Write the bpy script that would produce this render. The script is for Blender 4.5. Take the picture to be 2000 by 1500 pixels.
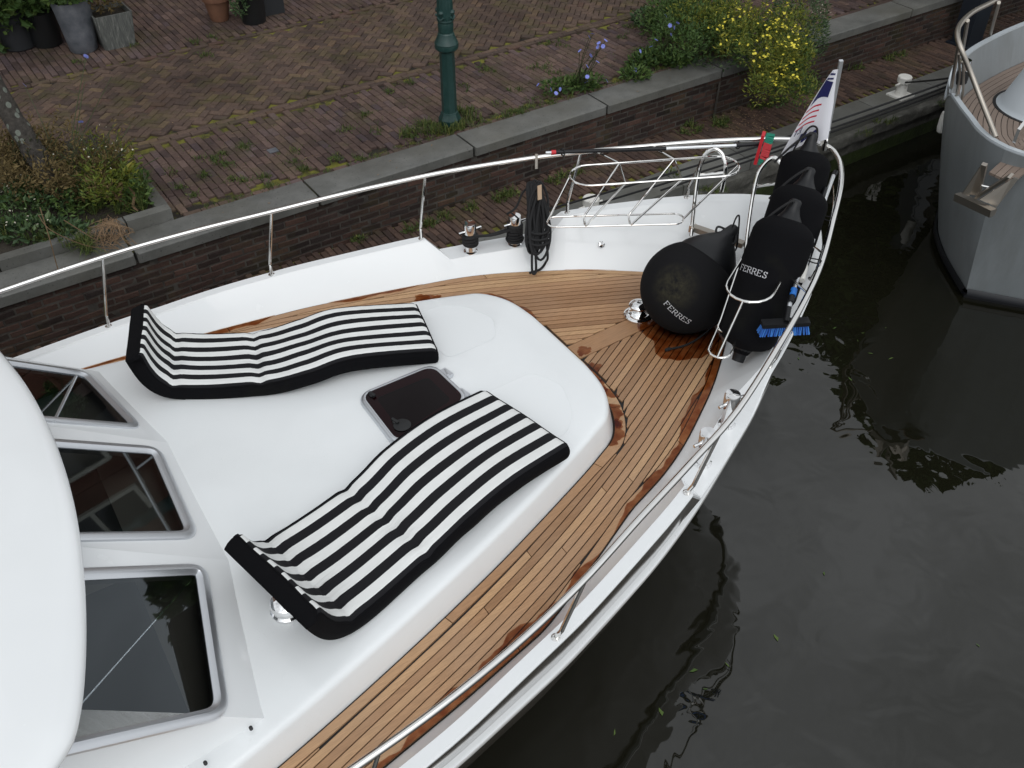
import bpy, math, random
import numpy as np
from mathutils import Vector, Matrix
random.seed(7); rng = random.Random(11)
R = math.radians
for o in list(bpy.data.objects): bpy.data.objects.remove(o)
SC = bpy.context.scene
COL = SC.collection

# ------------------------------------------------------------------ camera, sky, sun, exposure
CAMZ, FPX, PITCH = 5.77, 1850.0, R(41)
cam_d = bpy.data.cameras.new('camera'); cam_d.sensor_width = 36; cam_d.lens = 36 * FPX / 2000
cam_d.clip_end = 500; cam_d.clip_start = 0.05
cam = bpy.data.objects.new('camera', cam_d); COL.objects.link(cam)
cam.location = (0, 0, CAMZ); cam.rotation_euler = (R(90) - PITCH, 0, 0); SC.camera = cam
W = bpy.data.worlds.new('World'); SC.world = W; W.use_nodes = True
wn = W.node_tree; wn.nodes.clear()
sky = wn.nodes.new('ShaderNodeTexSky'); sky.sky_type = 'NISHITA'; sky.sun_disc = False
SUN_EL, SUN_AZ = R(52), R(165)
sky.sun_elevation = SUN_EL; sky.sun_rotation = SUN_AZ
sky.air_density = 1.6; sky.dust_density = 4.0; sky.ozone_density = 1.0
bw = wn.nodes.new('ShaderNodeRGBToBW')
evn = wn.nodes.new('ShaderNodeMath'); evn.operation = 'POWER'; evn.inputs[1].default_value = 0.3     # cloud cover evens the sky out
gain = wn.nodes.new('ShaderNodeMath'); gain.operation = 'MULTIPLY'; gain.inputs[1].default_value = 3.7
mixw = wn.nodes.new('ShaderNodeMix'); mixw.data_type = 'RGBA'
mixw.inputs[0].default_value = 0.97
tintw = wn.nodes.new('ShaderNodeMix'); tintw.data_type = 'RGBA'; tintw.blend_type = 'MULTIPLY'; tintw.inputs[0].default_value = 1
tintw.inputs[7].default_value = (0.97, 1.0, 1.03, 1)
bg = wn.nodes.new('ShaderNodeBackground'); bg.inputs[1].default_value = 0.15
wo = wn.nodes.new('ShaderNodeOutputWorld')
wn.links.new(sky.outputs[0], bw.inputs[0]); wn.links.new(sky.outputs[0], mixw.inputs[6])
wn.links.new(bw.outputs[0], evn.inputs[0]); wn.links.new(evn.outputs[0], gain.inputs[0]); 
tcs = wn.nodes.new('ShaderNodeTexCoord'); cn = wn.nodes.new('ShaderNodeTexNoise'); cn.inputs['Scale'].default_value = 4.2; cn.inputs['Detail'].default_value = 5; cn.inputs['Distortion'].default_value = 0.4
cm = wn.nodes.new('ShaderNodeMapRange'); cm.inputs[1].default_value = 0.3; cm.inputs[2].default_value = 0.7; cm.inputs[3].default_value = 0.68; cm.inputs[4].default_value = 1.32
cmul = wn.nodes.new('ShaderNodeMath'); cmul.operation = 'MULTIPLY'
wn.links.new(tcs.outputs['Generated'], cn.inputs[0]); wn.links.new(cn.outputs['Fac'], cm.inputs[0]); wn.links.new(cm.outputs[0], cmul.inputs[0]); wn.links.new(gain.outputs[0], cmul.inputs[1]); wn.links.new(cmul.outputs[0], mixw.inputs[7]); wn.links.new(mixw.outputs[2], tintw.inputs[6])
wn.links.new(tintw.outputs[2], bg.inputs[0]); wn.links.new(bg.outputs[0], wo.inputs[0])
sd = bpy.data.lights.new('sun', 'SUN'); sd.energy = 0.5; sd.angle = R(50); sd.color = (1, 0.98, 0.95)
so = bpy.data.objects.new('sun', sd); COL.objects.link(so)
sv = Vector((math.sin(SUN_AZ) * math.cos(SUN_EL), math.cos(SUN_AZ) * math.cos(SUN_EL), math.sin(SUN_EL)))
so.rotation_euler = sv.to_track_quat('Z', 'Y').to_euler(); so.location = (0, 0, 30)
VS = SC.view_settings; VS.view_transform = 'Standard'; VS.look = 'None'; VS.gamma = 1; VS.exposure = 0.15
VS.use_curve_mapping = False

# ------------------------------------------------------------------ frames
def ray(px, py):
    a = (px - 1000) / FPX; b = (py - 750) / FPX
    return Vector((a, math.cos(PITCH) - b * math.sin(PITCH), -math.sin(PITCH) - b * math.cos(PITCH)))
def at(px, py, z):
    r = ray(px, py); return Vector((0, 0, CAMZ)) + r * ((z - CAMZ) / r.z)
DECKZ = CAMZ - 4.2
_o0 = at(1200, 636, DECKZ)
BA = R(32.5); BD = Vector((math.cos(BA), math.sin(BA), 0)); BN = Vector((-math.sin(BA), math.cos(BA), 0))
BO = _o0 - 0.075 * BN; SHEER = 0.05
def B(s, t, h=0.0):
    p = BO + BD * s + BN * t; p.z = DECKZ + h + SHEER * s; return p
BUP = Vector((-SHEER * BD.x, -SHEER * BD.y, 1)).normalized()
def BP(px, py, h):            # photograph point at height h over the yacht's deck plane
    r = ray(px, py); c = Vector((0, 0, CAMZ))
    k = SHEER
    rhs = DECKZ + h + k * ((c - BO).dot(BD)) - c.z
    return c + r * (rhs / (r.z - k * r.dot(BD)))
def ST(p):
    q = p - BO; return q.dot(BD), q.dot(BN), p.z - DECKZ - SHEER * q.dot(BD)
QA = R(34.5); QD = Vector((math.cos(QA), math.sin(QA), 0)); QN = Vector((-math.sin(QA), math.cos(QA), 0))
def Q(a, n, z=0.0): return QD * a + QN * n + Vector((0, 0, z))
def QC(p): return p.dot(QD), p.dot(QN)
STREETZ, WALKZ, BEAMZ = CAMZ - 4.6, CAMZ - 5.2, CAMZ - 5.3

# ------------------------------------------------------------------ mesh helpers
class MB:
    def __init__(s): s.v = []; s.f = []; s.tint = []
    def add(s, vs, fs, tint=None):
        k = len(s.v); s.v += [tuple(v) for v in vs]; s.f += [tuple(i + k for i in f) for f in fs]
        s.tint += [0.0 if tint is None else tint] * len(fs); return s
    def box(s, c, X, Y, Z):      # half-axis vectors
        c, X, Y, Z = Vector(c), Vector(X), Vector(Y), Vector(Z)
        vs = [c + a * X + b * Y + d * Z for d in (-1, 1) for b in (-1, 1) for a in (-1, 1)]
        return s.add(vs, [(0, 2, 3, 1), (4, 5, 7, 6), (0, 1, 5, 4), (2, 6, 7, 3), (0, 4, 6, 2), (1, 3, 7, 5)])
    def tube(s, pts, r, n=10, closed=False, cap=True):
        pts = [Vector(p) for p in pts]; m = len(pts)
        rr = r if isinstance(r, (list, tuple)) else [r] * m
        T = []
        for i in range(m):
            a = pts[(i - 1) % m] if (closed or i > 0) else pts[i]
            b = pts[(i + 1) % m] if (closed or i < m - 1) else pts[i]
            t = b - a; T.append(t.normalized() if t.length > 1e-9 else Vector((0, 0, 1)))
        u = T[0].orthogonal().normalized(); vs = []
        for i in range(m):
            u = u - T[i] * u.dot(T[i])
            if u.length < 1e-6: u = T[i].orthogonal()
            u.normalize(); w = T[i].cross(u)
            for k in range(n):
                a = 2 * math.pi * k / n; vs.append(pts[i] + (u * math.cos(a) + w * math.sin(a)) * rr[i])
        fs = []
        for i in range(m if closed else m - 1):
            j = (i + 1) % m
            for k in range(n): fs.append((i * n + k, i * n + (k + 1) % n, j * n + (k + 1) % n, j * n + k))
        if cap and not closed: fs += [tuple(range(n - 1, -1, -1)), tuple((m - 1) * n + k for k in range(n))]
        return s.add(vs, fs)
    def lathe(s, prof, o, ax=(0, 0, 1), n=24, xref=None):   # prof: (radius, height)
        o = Vector(o); ax = Vector(ax).normalized()
        u = Vector(xref) if xref is not None else ax.orthogonal()
        u = (u - ax * u.dot(ax)).normalized(); w = ax.cross(u); vs = []; m = len(prof)
        for (r, h) in prof:
            for k in range(n):
                a = 2 * math.pi * k / n; vs.append(o + ax * h + (u * math.cos(a) + w * math.sin(a)) * max(r, 1e-4))
        fs = [(i * n + k, i * n + (k + 1) % n, (i + 1) * n + (k + 1) % n, (i + 1) * n + k) for i in range(m - 1) for k in range(n)]
        fs += [tuple(range(n - 1, -1, -1)), tuple((m - 1) * n + k for k in range(n))]
        return s.add(vs, fs)
    def grid(s, rows, closed=False):
        m = len(rows); n = len(rows[0]); vs = [p for r in rows for p in r]
        fs = []
        for i in range(m - 1):
            for k in range(n if closed else n - 1):
                fs.append((i * n + k, i * n + (k + 1) % n, (i + 1) * n + (k + 1) % n, (i + 1) * n + k))
        return s.add(vs, fs)
    def prism(s, poly, dv):      # polygon extruded by dv
        n = len(poly); dv = Vector(dv); vs = [Vector(p) for p in poly] + [Vector(p) + dv for p in poly]
        fs = [tuple(range(n - 1, -1, -1)), tuple(range(n, 2 * n))] + [(i, (i + 1) % n, n + (i + 1) % n, n + i) for i in range(n)]
        return s.add(vs, fs)
    def mesh(s, name, mat, ang=35):
        me = bpy.data.meshes.new(name); me.from_pydata(s.v, [], s.f)
        if any(s.tint):
            at_ = me.attributes.new('tint', 'FLOAT', 'FACE'); at_.data.foreach_set('value', s.tint)
        me.validate()
        import bmesh
        bm = bmesh.new(); bm.from_mesh(me)
        if len(bm.faces) < 60000: bmesh.ops.recalc_face_normals(bm, faces=bm.faces)
        bm.to_mesh(me); bm.free()
        if ang is not None:
            me.polygons.foreach_set('use_smooth', [True] * len(me.polygons)); me.set_sharp_from_angle(angle=R(ang))
        if mat: me.materials.append(mat)
        return me
    def build(s, name, mat, parent=None, ang=35):
        o = bpy.data.objects.new(name, s.mesh(name, mat, ang)); COL.objects.link(o)
        if parent is not None: hang(o, parent)
        return o
def flat(P, name, mt, parent):     # one polygon that faces up / outwards
    P = [Vector(p) for p in P]; nv = Vector()
    for i in range(len(P)): nv += (P[i] - P[0]).cross(P[(i + 1) % len(P)] - P[0])
    if nv.z < 0: P.reverse()
    me = bpy.data.meshes.new(name); me.from_pydata([tuple(p) for p in P], [], [tuple(range(len(P)))]); me.materials.append(mt)
    o = bpy.data.objects.new(name, me); COL.objects.link(o); hang(o, parent); return o
def wloc(p):
    v = Vector((0, 0, 0))
    while p is not None: v += p.location; p = p.parent if not p.get('_w') else None
    return v
def hang(o, parent):
    o.parent = parent
    o.matrix_parent_inverse = Matrix.Translation(-(parent.location if parent.type == 'EMPTY' else Vector((0, 0, 0))))
def tag(o, label=None, cat=None, group=None, kind=None):
    if label: o['label'] = label
    if cat: o['category'] = cat
    if group: o['group'] = group
    if kind: o['kind'] = kind
    return o
def thing(name, loc, label, cat, group=None):
    o = bpy.data.objects.new(name, None); COL.objects.link(o); o.location = loc; o.empty_display_size = 0.1
    return tag(o, label, cat, group)
def arc(c, u, v, r, a0, a1, n=10):
    return [c + u * (r * math.cos(a0 + (a1 - a0) * i / n)) + v * (r * math.sin(a0 + (a1 - a0) * i / n)) for i in range(n + 1)]
def cr(pts, n=8, closed=False):     # Catmull-Rom
    P = [Vector(p) for p in pts]; m = len(P); out = []
    for i in range(m if closed else m - 1):
        g = lambda k: P[k % m] if closed else P[max(0, min(m - 1, k))]
        p0, p1, p2, p3 = g(i - 1), g(i), g(i + 1), g(i + 2)
        for j in range(n):
            t = j / n
            out.append(0.5 * ((2 * p1) + (p2 - p0) * t + (2 * p0 - 5 * p1 + 4 * p2 - p3) * t * t + (3 * p1 - p0 - 3 * p2 + p3) * t ** 3))
    if not closed: out.append(P[-1])
    return out
def table(tb, sm=0.12):
    xs = [a for a, b in tb]; ys = [b for a, b in tb]
    def f(x):
        w = min(sm, max(0.0, xs[-1] - x), max(0.0, x - xs[0]))
        return float(np.mean(np.interp([x - w, x - w / 2, x, x + w / 2, x + w], xs, ys)))
    return f
def lerp(a, b, t): return a + (b - a) * t

# ------------------------------------------------------------------ materials
MATS = {}
def mat(name, base=(0.5, 0.5, 0.5), rough=0.5, metal=0.0, spec=0.5, coat=0.0, **kw):
    m = bpy.data.materials.new(name); m.use_nodes = True; nt = m.node_tree
    p = nt.nodes['Principled BSDF']; p.inputs['Base Color'].default_value = (*base, 1)
    p.inputs['Roughness'].default_value = rough; p.inputs['Metallic'].default_value = metal
    p.inputs['Specular IOR Level'].default_value = spec; p.inputs['Coat Weight'].default_value = coat
    p.inputs['Coat Roughness'].default_value = 0.03
    if 'sheen' in kw: p.inputs['Sheen Weight'].default_value = kw['sheen']; p.inputs['Sheen Roughness'].default_value = 0.5
    MATS[name] = m; return m
class NT:
    def __init__(s, m): s.m = m; s.t = m.node_tree; s.p = s.t.nodes['Principled BSDF']
    def n(s, ty, **kw):
        x = s.t.nodes.new(ty)
        for k, v in kw.items(): setattr(x, k, v)
        return x
    def l(s, a, b): s.t.links.new(a, b)
    def coord(s, kind='Object'): return s.n('ShaderNodeTexCoord').outputs[kind]
    def noise(s, vec, scale, detail=4, rough=0.55, dist=0.0):
        x = s.n('ShaderNodeTexNoise'); x.inputs['Scale'].default_value = scale; x.inputs['Detail'].default_value = detail
        x.inputs['Roughness'].default_value = rough; x.inputs['Distortion'].default_value = dist
        if vec is not None: s.l(vec, x.inputs['Vector'])
        return x.outputs['Fac']
    def ramp(s, fac, stops):
        x = s.n('ShaderNodeValToRGB'); e = x.color_ramp.elements
        while len(e) < len(stops): e.new(0.5)
        for q, (pos, c) in zip(e, stops): q.position = pos; q.color = (*c, 1) if len(c) == 3 else c
        s.l(fac, x.inputs[0]); return x.outputs[0]
    def mix(s, fac, a, b, mode='MIX'):
        x = s.n('ShaderNodeMix', data_type='RGBA', blend_type=mode)
        for i, q in ((0, fac), (6, a), (7, b)):
            if hasattr(q, 'is_linked'): s.l(q, x.inputs[i])
            else: x.inputs[i].default_value = q if i == 0 else (*q, 1)
        return x.outputs[2]
    def math(s, op, a, b=0.0, c=0.0):
        x = s.n('ShaderNodeMath', operation=op)
        for i, q in enumerate((a, b, c)):
            if hasattr(q, 'is_linked'): s.l(q, x.inputs[i])
            else: x.inputs[i].default_value = q
        return x.outputs[0]
    def mapping(s, vec, scale=(1, 1, 1), rot=(0, 0, 0)):
        x = s.n('ShaderNodeMapping'); x.inputs['Scale'].default_value = scale; x.inputs['Rotation'].default_value = rot
        s.l(vec, x.inputs[0]); return x.outputs[0]
    def bump(s, h, strength=0.3, dist=0.01):
        x = s.n('ShaderNodeBump'); x.inputs['Strength'].default_value = strength; x.inputs['Distance'].default_value = dist
        s.l(h, x.inputs['Height']); s.l(x.outputs[0], s.p.inputs['Normal']); return x
    def base(s, c): s.l(c, s.p.inputs['Base Color'])
    def rough(s, c): s.l(c, s.p.inputs['Roughness'])
    def attr(s, name): x = s.n('ShaderNodeAttribute', attribute_name=name); return x.outputs['Fac']
    def rand(s): return s.n('ShaderNodeObjectInfo').outputs['Random']
    def tintrand(s): return s.math('FRACT', s.math('ADD', s.attr('tint'), s.rand()))

M_white = mat('white_gelcoat', (0.80, 0.82, 0.83), 0.22, coat=0.3)
x = NT(M_white); c = x.coord(); x.base(x.mix(x.ramp(x.noise(c, 1.1, 3), [(0.35, (0, 0, 0)), (0.7, (1, 1, 1))]), (0.80, 0.82, 0.83), (0.77, 0.79, 0.80)))
x.rough(x.ramp(x.noise(c, 5, 4), [(0.3, (0.16,) * 3), (0.8, (0.3,) * 3)]))
M_roof = mat('wet_white_gelcoat', (0.79, 0.815, 0.825), 0.25, coat=0.4)
x = NT(M_roof); c = x.coord()
vo = x.n('ShaderNodeTexVoronoi'); vo.inputs['Scale'].default_value = 55; vo.inputs['Randomness'].default_value = 1; x.l(c, vo.inputs['Vector'])
drops = x.ramp(vo.outputs['Distance'], [(0.0, (1, 1, 1)), (0.26, (0, 0, 0))])
dm = x.ramp(x.noise(c, 3.0, 5), [(0.48, (0, 0, 0)), (0.62, (1, 1, 1))])
x.bump(x.math('MULTIPLY', drops, dm), 0.55, 0.002)
x.base(x.mix(x.ramp(x.noise(c, 2.2, 5), [(0.35, (0, 0, 0)), (0.75, (1, 1, 1))]), (0.80, 0.825, 0.835), (0.765, 0.79, 0.80)))
M_pad = mat('nonslip_white', (0.785, 0.81, 0.82), 0.42)
x = NT(M_pad); x.bump(x.noise(x.coord(), 260, 2), 0.15, 0.002)
M_hull = mat('taupe_hull_paint', (0.135, 0.118, 0.10), 0.1, coat=0.5)
M_steel = mat('stainless_steel', (0.78, 0.77, 0.75), 0.09, 1.0)
x = NT(M_steel); x.rough(x.ramp(x.noise(x.coord(), 14, 4), [(0.3, (0.05,) * 3), (0.8, (0.17,) * 3)]))
M_chrome = mat('chrome', (0.86, 0.86, 0.86), 0.04, 1.0)
M_dullsteel = mat('brushed_steel', (0.42, 0.385, 0.34), 0.42, 1.0)
M_alu = mat('anodised_aluminium', (0.66, 0.68, 0.71), 0.34, 0.85)
M_alu2 = mat('white_aluminium_pole', (0.74, 0.76, 0.78), 0.3, 0.5)
M_black = mat('black_fabric', (0.005, 0.005, 0.006), 0.92, spec=0.12)
x = NT(M_black); c = x.coord(); x.bump(x.noise(c, 420, 2), 0.25, 0.003)
x.base(x.mix(x.ramp(x.noise(c, 3.2, 5), [(0.58, (0, 0, 0)), (0.75, (1, 1, 1))]), (0.004, 0.004, 0.005), (0.008, 0.008, 0.007)))
M_dustblack = mat('dusty_black_fabric', (0.005, 0.005, 0.006), 0.92, spec=0.12)
x = NT(M_dustblack); c = x.coord(); x.bump(x.noise(c, 420, 2), 0.25, 0.003)
M_rubber = mat('black_rubber', (0.007, 0.0075, 0.009), 0.4, spec=0.35)
x = NT(M_rubber); x.bump(x.noise(x.coord(), 30, 4), 0.12, 0.004)
M_rope = mat('black_rope', (0.012, 0.012, 0.013), 0.8)
x = NT(M_rope); wv = x.n('ShaderNodeTexWave'); wv.inputs['Scale'].default_value = 60; wv.bands_direction = 'DIAGONAL'
x.l(x.coord(), wv.inputs[0]); x.bump(wv.outputs['Fac'], 0.6, 0.004)
M_caulk = mat('black_caulk', (0.012, 0.011, 0.011), 0.6)
# teak
M_teak = mat('teak', (0.36, 0.2, 0.1), 0.55)
x = NT(M_teak); c = x.mapping(x.coord(), (1, 1, 1), (0, 0, -BA)); g = x.mapping(c, (2.2, 60, 60))
rnd = x.rand(); gr = x.noise(g, 3.0, 6, 0.65, 0.4)
col = x.ramp(rnd, [(0.0, (0.31, 0.168, 0.082)), (0.35, (0.39, 0.220, 0.112)), (0.7, (0.45, 0.265, 0.142)), (1.0, (0.56, 0.355, 0.19))])
col = x.mix(x.ramp(gr, [(0.3, (0, 0, 0)), (0.72, (1, 1, 1))]), x.mix(1.0, col, (0.70, 0.66, 0.62), 'MULTIPLY'), x.mix(1.0, col, (1.16, 1.15, 1.13), 'MULTIPLY'))
col = x.mix(x.ramp(x.noise(c, 1.6, 5), [(0.4, (0, 0, 0)), (0.72, (0.55, 0.55, 0.55))]), col, (0.36, 0.235, 0.15))
x.base(col); x.rough(x.ramp(gr, [(0.2, (0.42,) * 3), (0.8, (0.62,) * 3)])); x.bump(gr, 0.12, 0.002)
# water film on the teak: a thin clear layer that soaks the wood darker
M_wet = bpy.data.materials.new('wet_film'); M_wet.use_nodes = True; nt = M_wet.node_tree; nt.nodes.clear()
tr = nt.nodes.new('ShaderNodeBsdfTransparent')
tn = nt.nodes.new('ShaderNodeTexNoise'); tn.inputs['Scale'].default_value = 16; tn.inputs['Detail'].default_value = 6; tcw = nt.nodes.new('ShaderNodeTexCoord'); nt.links.new(tcw.outputs['Object'], tn.inputs[0])
rw_ = nt.nodes.new('ShaderNodeValToRGB'); rw_.color_ramp.elements[0].position = 0.32; rw_.color_ramp.elements[0].color = (0.62, 0.36, 0.21, 1); rw_.color_ramp.elements[1].position = 0.72; rw_.color_ramp.elements[1].color = (0.88, 0.70, 0.55, 1)
nt.links.new(tn.outputs['Fac'], rw_.inputs[0]); nt.links.new(rw_.outputs[0], tr.inputs[0])
gl = nt.nodes.new('ShaderNodeBsdfGlossy'); gl.inputs['Roughness'].default_value = 0.06
fr = nt.nodes.new('ShaderNodeFresnel'); fr.inputs[0].default_value = 1.33
mx = nt.nodes.new('ShaderNodeMixShader'); ou = nt.nodes.new('ShaderNodeOutputMaterial')
nt.links.new(fr.outputs[0], mx.inputs[0]); nt.links.new(tr.outputs[0], mx.inputs[1]); nt.links.new(gl.outputs[0], mx.inputs[2]); nt.links.new(mx.outputs[0], ou.inputs[0])
# tinted glass
def glassmat(name, tint, rough=0.02, ior=1.5):
    m = bpy.data.materials.new(name); m.use_nodes = True; nt = m.node_tree; nt.nodes.clear()
    tr = nt.nodes.new('ShaderNodeBsdfTransparent'); tr.inputs[0].default_value = (*tint, 1)
    gl = nt.nodes.new('ShaderNodeBsdfGlossy'); gl.inputs['Roughness'].default_value = rough
    fr = nt.nodes.new('ShaderNodeFresnel'); fr.inputs[0].default_value = ior
    mx = nt.nodes.new('ShaderNodeMixShader'); ou = nt.nodes.new('ShaderNodeOutputMaterial')
    nt.links.new(fr.outputs[0], mx.inputs[0]); nt.links.new(tr.outputs[0], mx.inputs[1]); nt.links.new(gl.outputs[0], mx.inputs[2]); nt.links.new(mx.outputs[0], ou.inputs[0])
    return m
M_glass = glassmat('tinted_window_glass', (0.34, 0.33, 0.30), 0.02, 1.66)
for n_ in M_glass.node_tree.nodes:
    if n_.type == 'BSDF_GLOSSY': n_.inputs[0].default_value = (0.84, 0.93, 1.0, 1)
M_hatchglass = glassmat('smoked_hatch_glass', (0.30, 0.12, 0.16), 0.02, 1.28)
M_int = mat('dark_interior', (0.02, 0.02, 0.022), 0.7)
M_intgrey = mat('grey_blind', (0.10, 0.11, 0.12), 0.8)
M_intwood = mat('interior_wood', (0.22, 0.11, 0.04), 0.4)
M_burg = mat('hatch_lining', (0.11, 0.035, 0.055), 0.6)
# striped canvas: UV v across the width
M_stripe = mat('striped_canvas', (0.8, 0.8, 0.8), 0.85, spec=0.3)
x = NT(M_stripe); uv = x.n('ShaderNodeSeparateXYZ'); x.l(x.coord('UV'), uv.inputs[0])
v11 = x.math('MULTIPLY_ADD', uv.outputs[1], 11.9, -0.45)
par = x.math('MODULO', x.math('FLOOR', x.math('ADD', v11, 20)), 2.0)
inside = x.math('MULTIPLY', x.math('GREATER_THAN', v11, 0.0), x.math('LESS_THAN', v11, 11.0))
whitef = x.math('MULTIPLY', x.math('SUBTRACT', 1.0, par), inside)
c = x.coord(); cl = x.noise(c, 6, 4)
x.base(x.mix(whitef, (0.007, 0.007, 0.009), x.mix(cl, (0.66, 0.67, 0.66), (0.80, 0.81, 0.80))))
mk = 0.0
for sq in (0.199, 0.397):
    g_ = x.math('MULTIPLY', x.math('SUBTRACT', uv.outputs[0], sq), 26.0); g_ = x.math('POWER', 2.718, x.math('MULTIPLY', x.math('MULTIPLY', g_, g_), -1.0)); mk = g_ if sq < 0.3 else x.math('MAXIMUM', mk, g_)
wr = x.noise(x.mapping(x.coord('UV'), (10, 42, 1)), 1.0, 3, 0.6, 1.2)
hh = x.math('ADD', x.math('ADD', x.noise(c, 380, 2), x.math('MULTIPLY', x.noise(c, 9, 3), 6.0)), x.math('MULTIPLY', x.math('MULTIPLY', wr, mk), 14.0))
x.bump(hh, 0.3, 0.004)
# quay
def brickmat(name, stops, moss=0.0, rough=0.8):
    m = mat(name, (0.1, 0.08, 0.06), rough, spec=0.2); x = NT(m); c = x.coord('Object')
    geo = x.n('ShaderNodeNewGeometry').outputs['Position']
    col = x.ramp(x.tintrand(), stops)
    n1 = x.noise(geo, 38, 5, 0.7); col = x.mix(x.ramp(n1, [(0.3, (0, 0, 0)), (0.75, (1, 1, 1))]), x.mix(1.0, col, (0.72, 0.70, 0.70), 'MULTIPLY'), x.mix(1.0, col, (1.22, 1.2, 1.18), 'MULTIPLY'))
    v7 = x.math('FRACT', x.math('MULTIPLY', x.tintrand(), 7.31)); col = x.mix(1.0, col, x.ramp(v7, [(0, (0.82, 0.82, 0.83)), (0.5, (1, 1, 1)), (1, (1.2, 1.18, 1.15))]), 'MULTIPLY')
    n2 = x.noise(geo, 0.9, 5); col = x.mix(x.ramp(n2, [(0.42, (0, 0, 0)), (0.68, (1, 1, 1))]), col, x.mix(1.0, col, (0.62, 0.62, 0.64), 'MULTIPLY'))
    if moss:
        n3 = x.noise(geo, 2.4, 6, 0.7); col = x.mix(x.ramp(n3, [(0.5, (0, 0, 0)), (0.68, (moss,) * 3)]), col, (0.085, 0.083, 0.026))
    x.base(col); x.bump(x.noise(geo, 70, 5, 0.7), 0.5, 0.006)
    x.rough(x.ramp(x.noise(geo, 1.5, 4), [(0.35, (0.7,) * 3), (0.7, (0.95,) * 3)])); return m
M_brickwalk = brickmat('sidewalk_brick', [(0, (0.090, 0.065, 0.060)), (0.4, (0.118, 0.081, 0.070)), (0.75, (0.148, 0.104, 0.088)), (1, (0.112, 0.084, 0.088))], 0.35)
M_brickstreet = brickmat('street_brick', [(0, (0.092, 0.068, 0.058)), (0.4, (0.112, 0.080, 0.066)), (0.75, (0.130, 0.092, 0.072)), (0.92, (0.150, 0.112, 0.072)), (1, (0.130, 0.080, 0.066))], 0.5)
M_brickwall = brickmat('wall_brick', [(0, (0.032, 0.024, 0.022)), (0.4, (0.058, 0.038, 0.032)), (0.8, (0.088, 0.052, 0.042)), (1, (0.042, 0.034, 0.032))], 0.25)
M_brickledge = brickmat('ledge_brick', [(0, (0.080, 0.056, 0.048)), (0.5, (0.105, 0.070, 0.056)), (1, (0.13, 0.085, 0.066))], 0.3)
M_mortar = mat('old_mortar', (0.07, 0.065, 0.055), 0.9); x = NT(M_mortar); c = x.coord(); x.base(x.ramp(x.noise(c, 9, 6), [(0.3, (0.026, 0.022, 0.019)), (0.7, (0.085, 0.076, 0.065))]))
M_joint = mat('mossy_joint', (0.05, 0.045, 0.03), 0.95); x = NT(M_joint); c = x.coord()
x.base(x.mix(x.ramp(x.noise(c, 2.0, 7, 0.7), [(0.43, (0, 0, 0)), (0.56, (1, 1, 1))]), (0.018, 0.014, 0.010), (0.16, 0.155, 0.02))); x.bump(x.noise(c, 60, 4), 0.6, 0.01)
M_stone = mat('blue_grey_stone', (0.13, 0.13, 0.125), 0.6); x = NT(M_stone); c = x.coord()
col = x.ramp(x.noise(c, 2.6, 7, 0.68), [(0.25, (0.075, 0.076, 0.07)), (0.5, (0.125, 0.126, 0.118)), (0.75, (0.18, 0.18, 0.17))])
col = x.mix(x.ramp(x.noise(c, 0.9, 5), [(0.45, (0, 0, 0)), (0.7, (0.8, 0.8, 0.8))]), col, (0.10, 0.095, 0.075))
col = x.mix(x.ramp(x.noise(c, 45, 4), [(0.62, (0, 0, 0)), (0.7, (1, 1, 1))]), col, (0.05, 0.05, 0.048))
x.base(x.mix(1.0, col, x.ramp(x.rand(), [(0, (0.82,) * 3), (1, (1.15,) * 3)]), 'MULTIPLY')); x.bump(x.noise(c, 60, 5, 0.7), 0.4, 0.004); x.rough(x.ramp(x.noise(c, 1.4, 3), [(0.3, (0.42,) * 3), (0.7, (0.75,) * 3)]))
M_beam = mat('weathered_concrete_beam', (0.1, 0.1, 0.09), 0.85); x = NT(M_beam); c = x.coord()
x.base(x.ramp(x.noise(c, 6, 8, 0.72), [(0.25, (0.03, 0.028, 0.022)), (0.55, (0.10, 0.097, 0.085)), (0.75, (0.19, 0.185, 0.165))])); x.bump(x.noise(c, 22, 7, 0.75), 0.9, 0.03)
M_algae = mat('algae_wall', (0.02, 0.03, 0.01), 0.6); x = NT(M_algae); c = x.coord()
x.base(x.ramp(x.noise(c, 7, 6), [(0.3, (0.016, 0.022, 0.006)), (0.7, (0.04, 0.062, 0.012))])); x.bump(x.noise(c, 30, 5), 0.8, 0.02)
M_soil = mat('dark_soil', (0.03, 0.024, 0.016), 0.95); x = NT(M_soil); x.bump(x.noise(x.coord(), 30, 6), 0.9, 0.03)
M_lamp = mat('dark_green_enamel', (0.012, 0.042, 0.038), 0.38); x = NT(M_lamp); c = x.coord(); x.base(x.mix(x.ramp(x.noise(c, 16, 6), [(0.5, (0, 0, 0)), (0.75, (1, 1, 1))]), (0.012, 0.042, 0.038), (0.024, 0.062, 0.055)))
M_whitepaint = mat('white_paint', (0.72, 0.71, 0.67), 0.4); x = NT(M_whitepaint); c = x.coord(); x.base(x.mix(x.ramp(x.noise(c, 22, 6), [(0.6, (0, 0, 0)), (0.72, (1, 1, 1))]), (0.74, 0.73, 0.69), (0.4, 0.36, 0.3)))
M_navy = mat('navy_steel', (0.014, 0.019, 0.028), 0.5)
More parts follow.
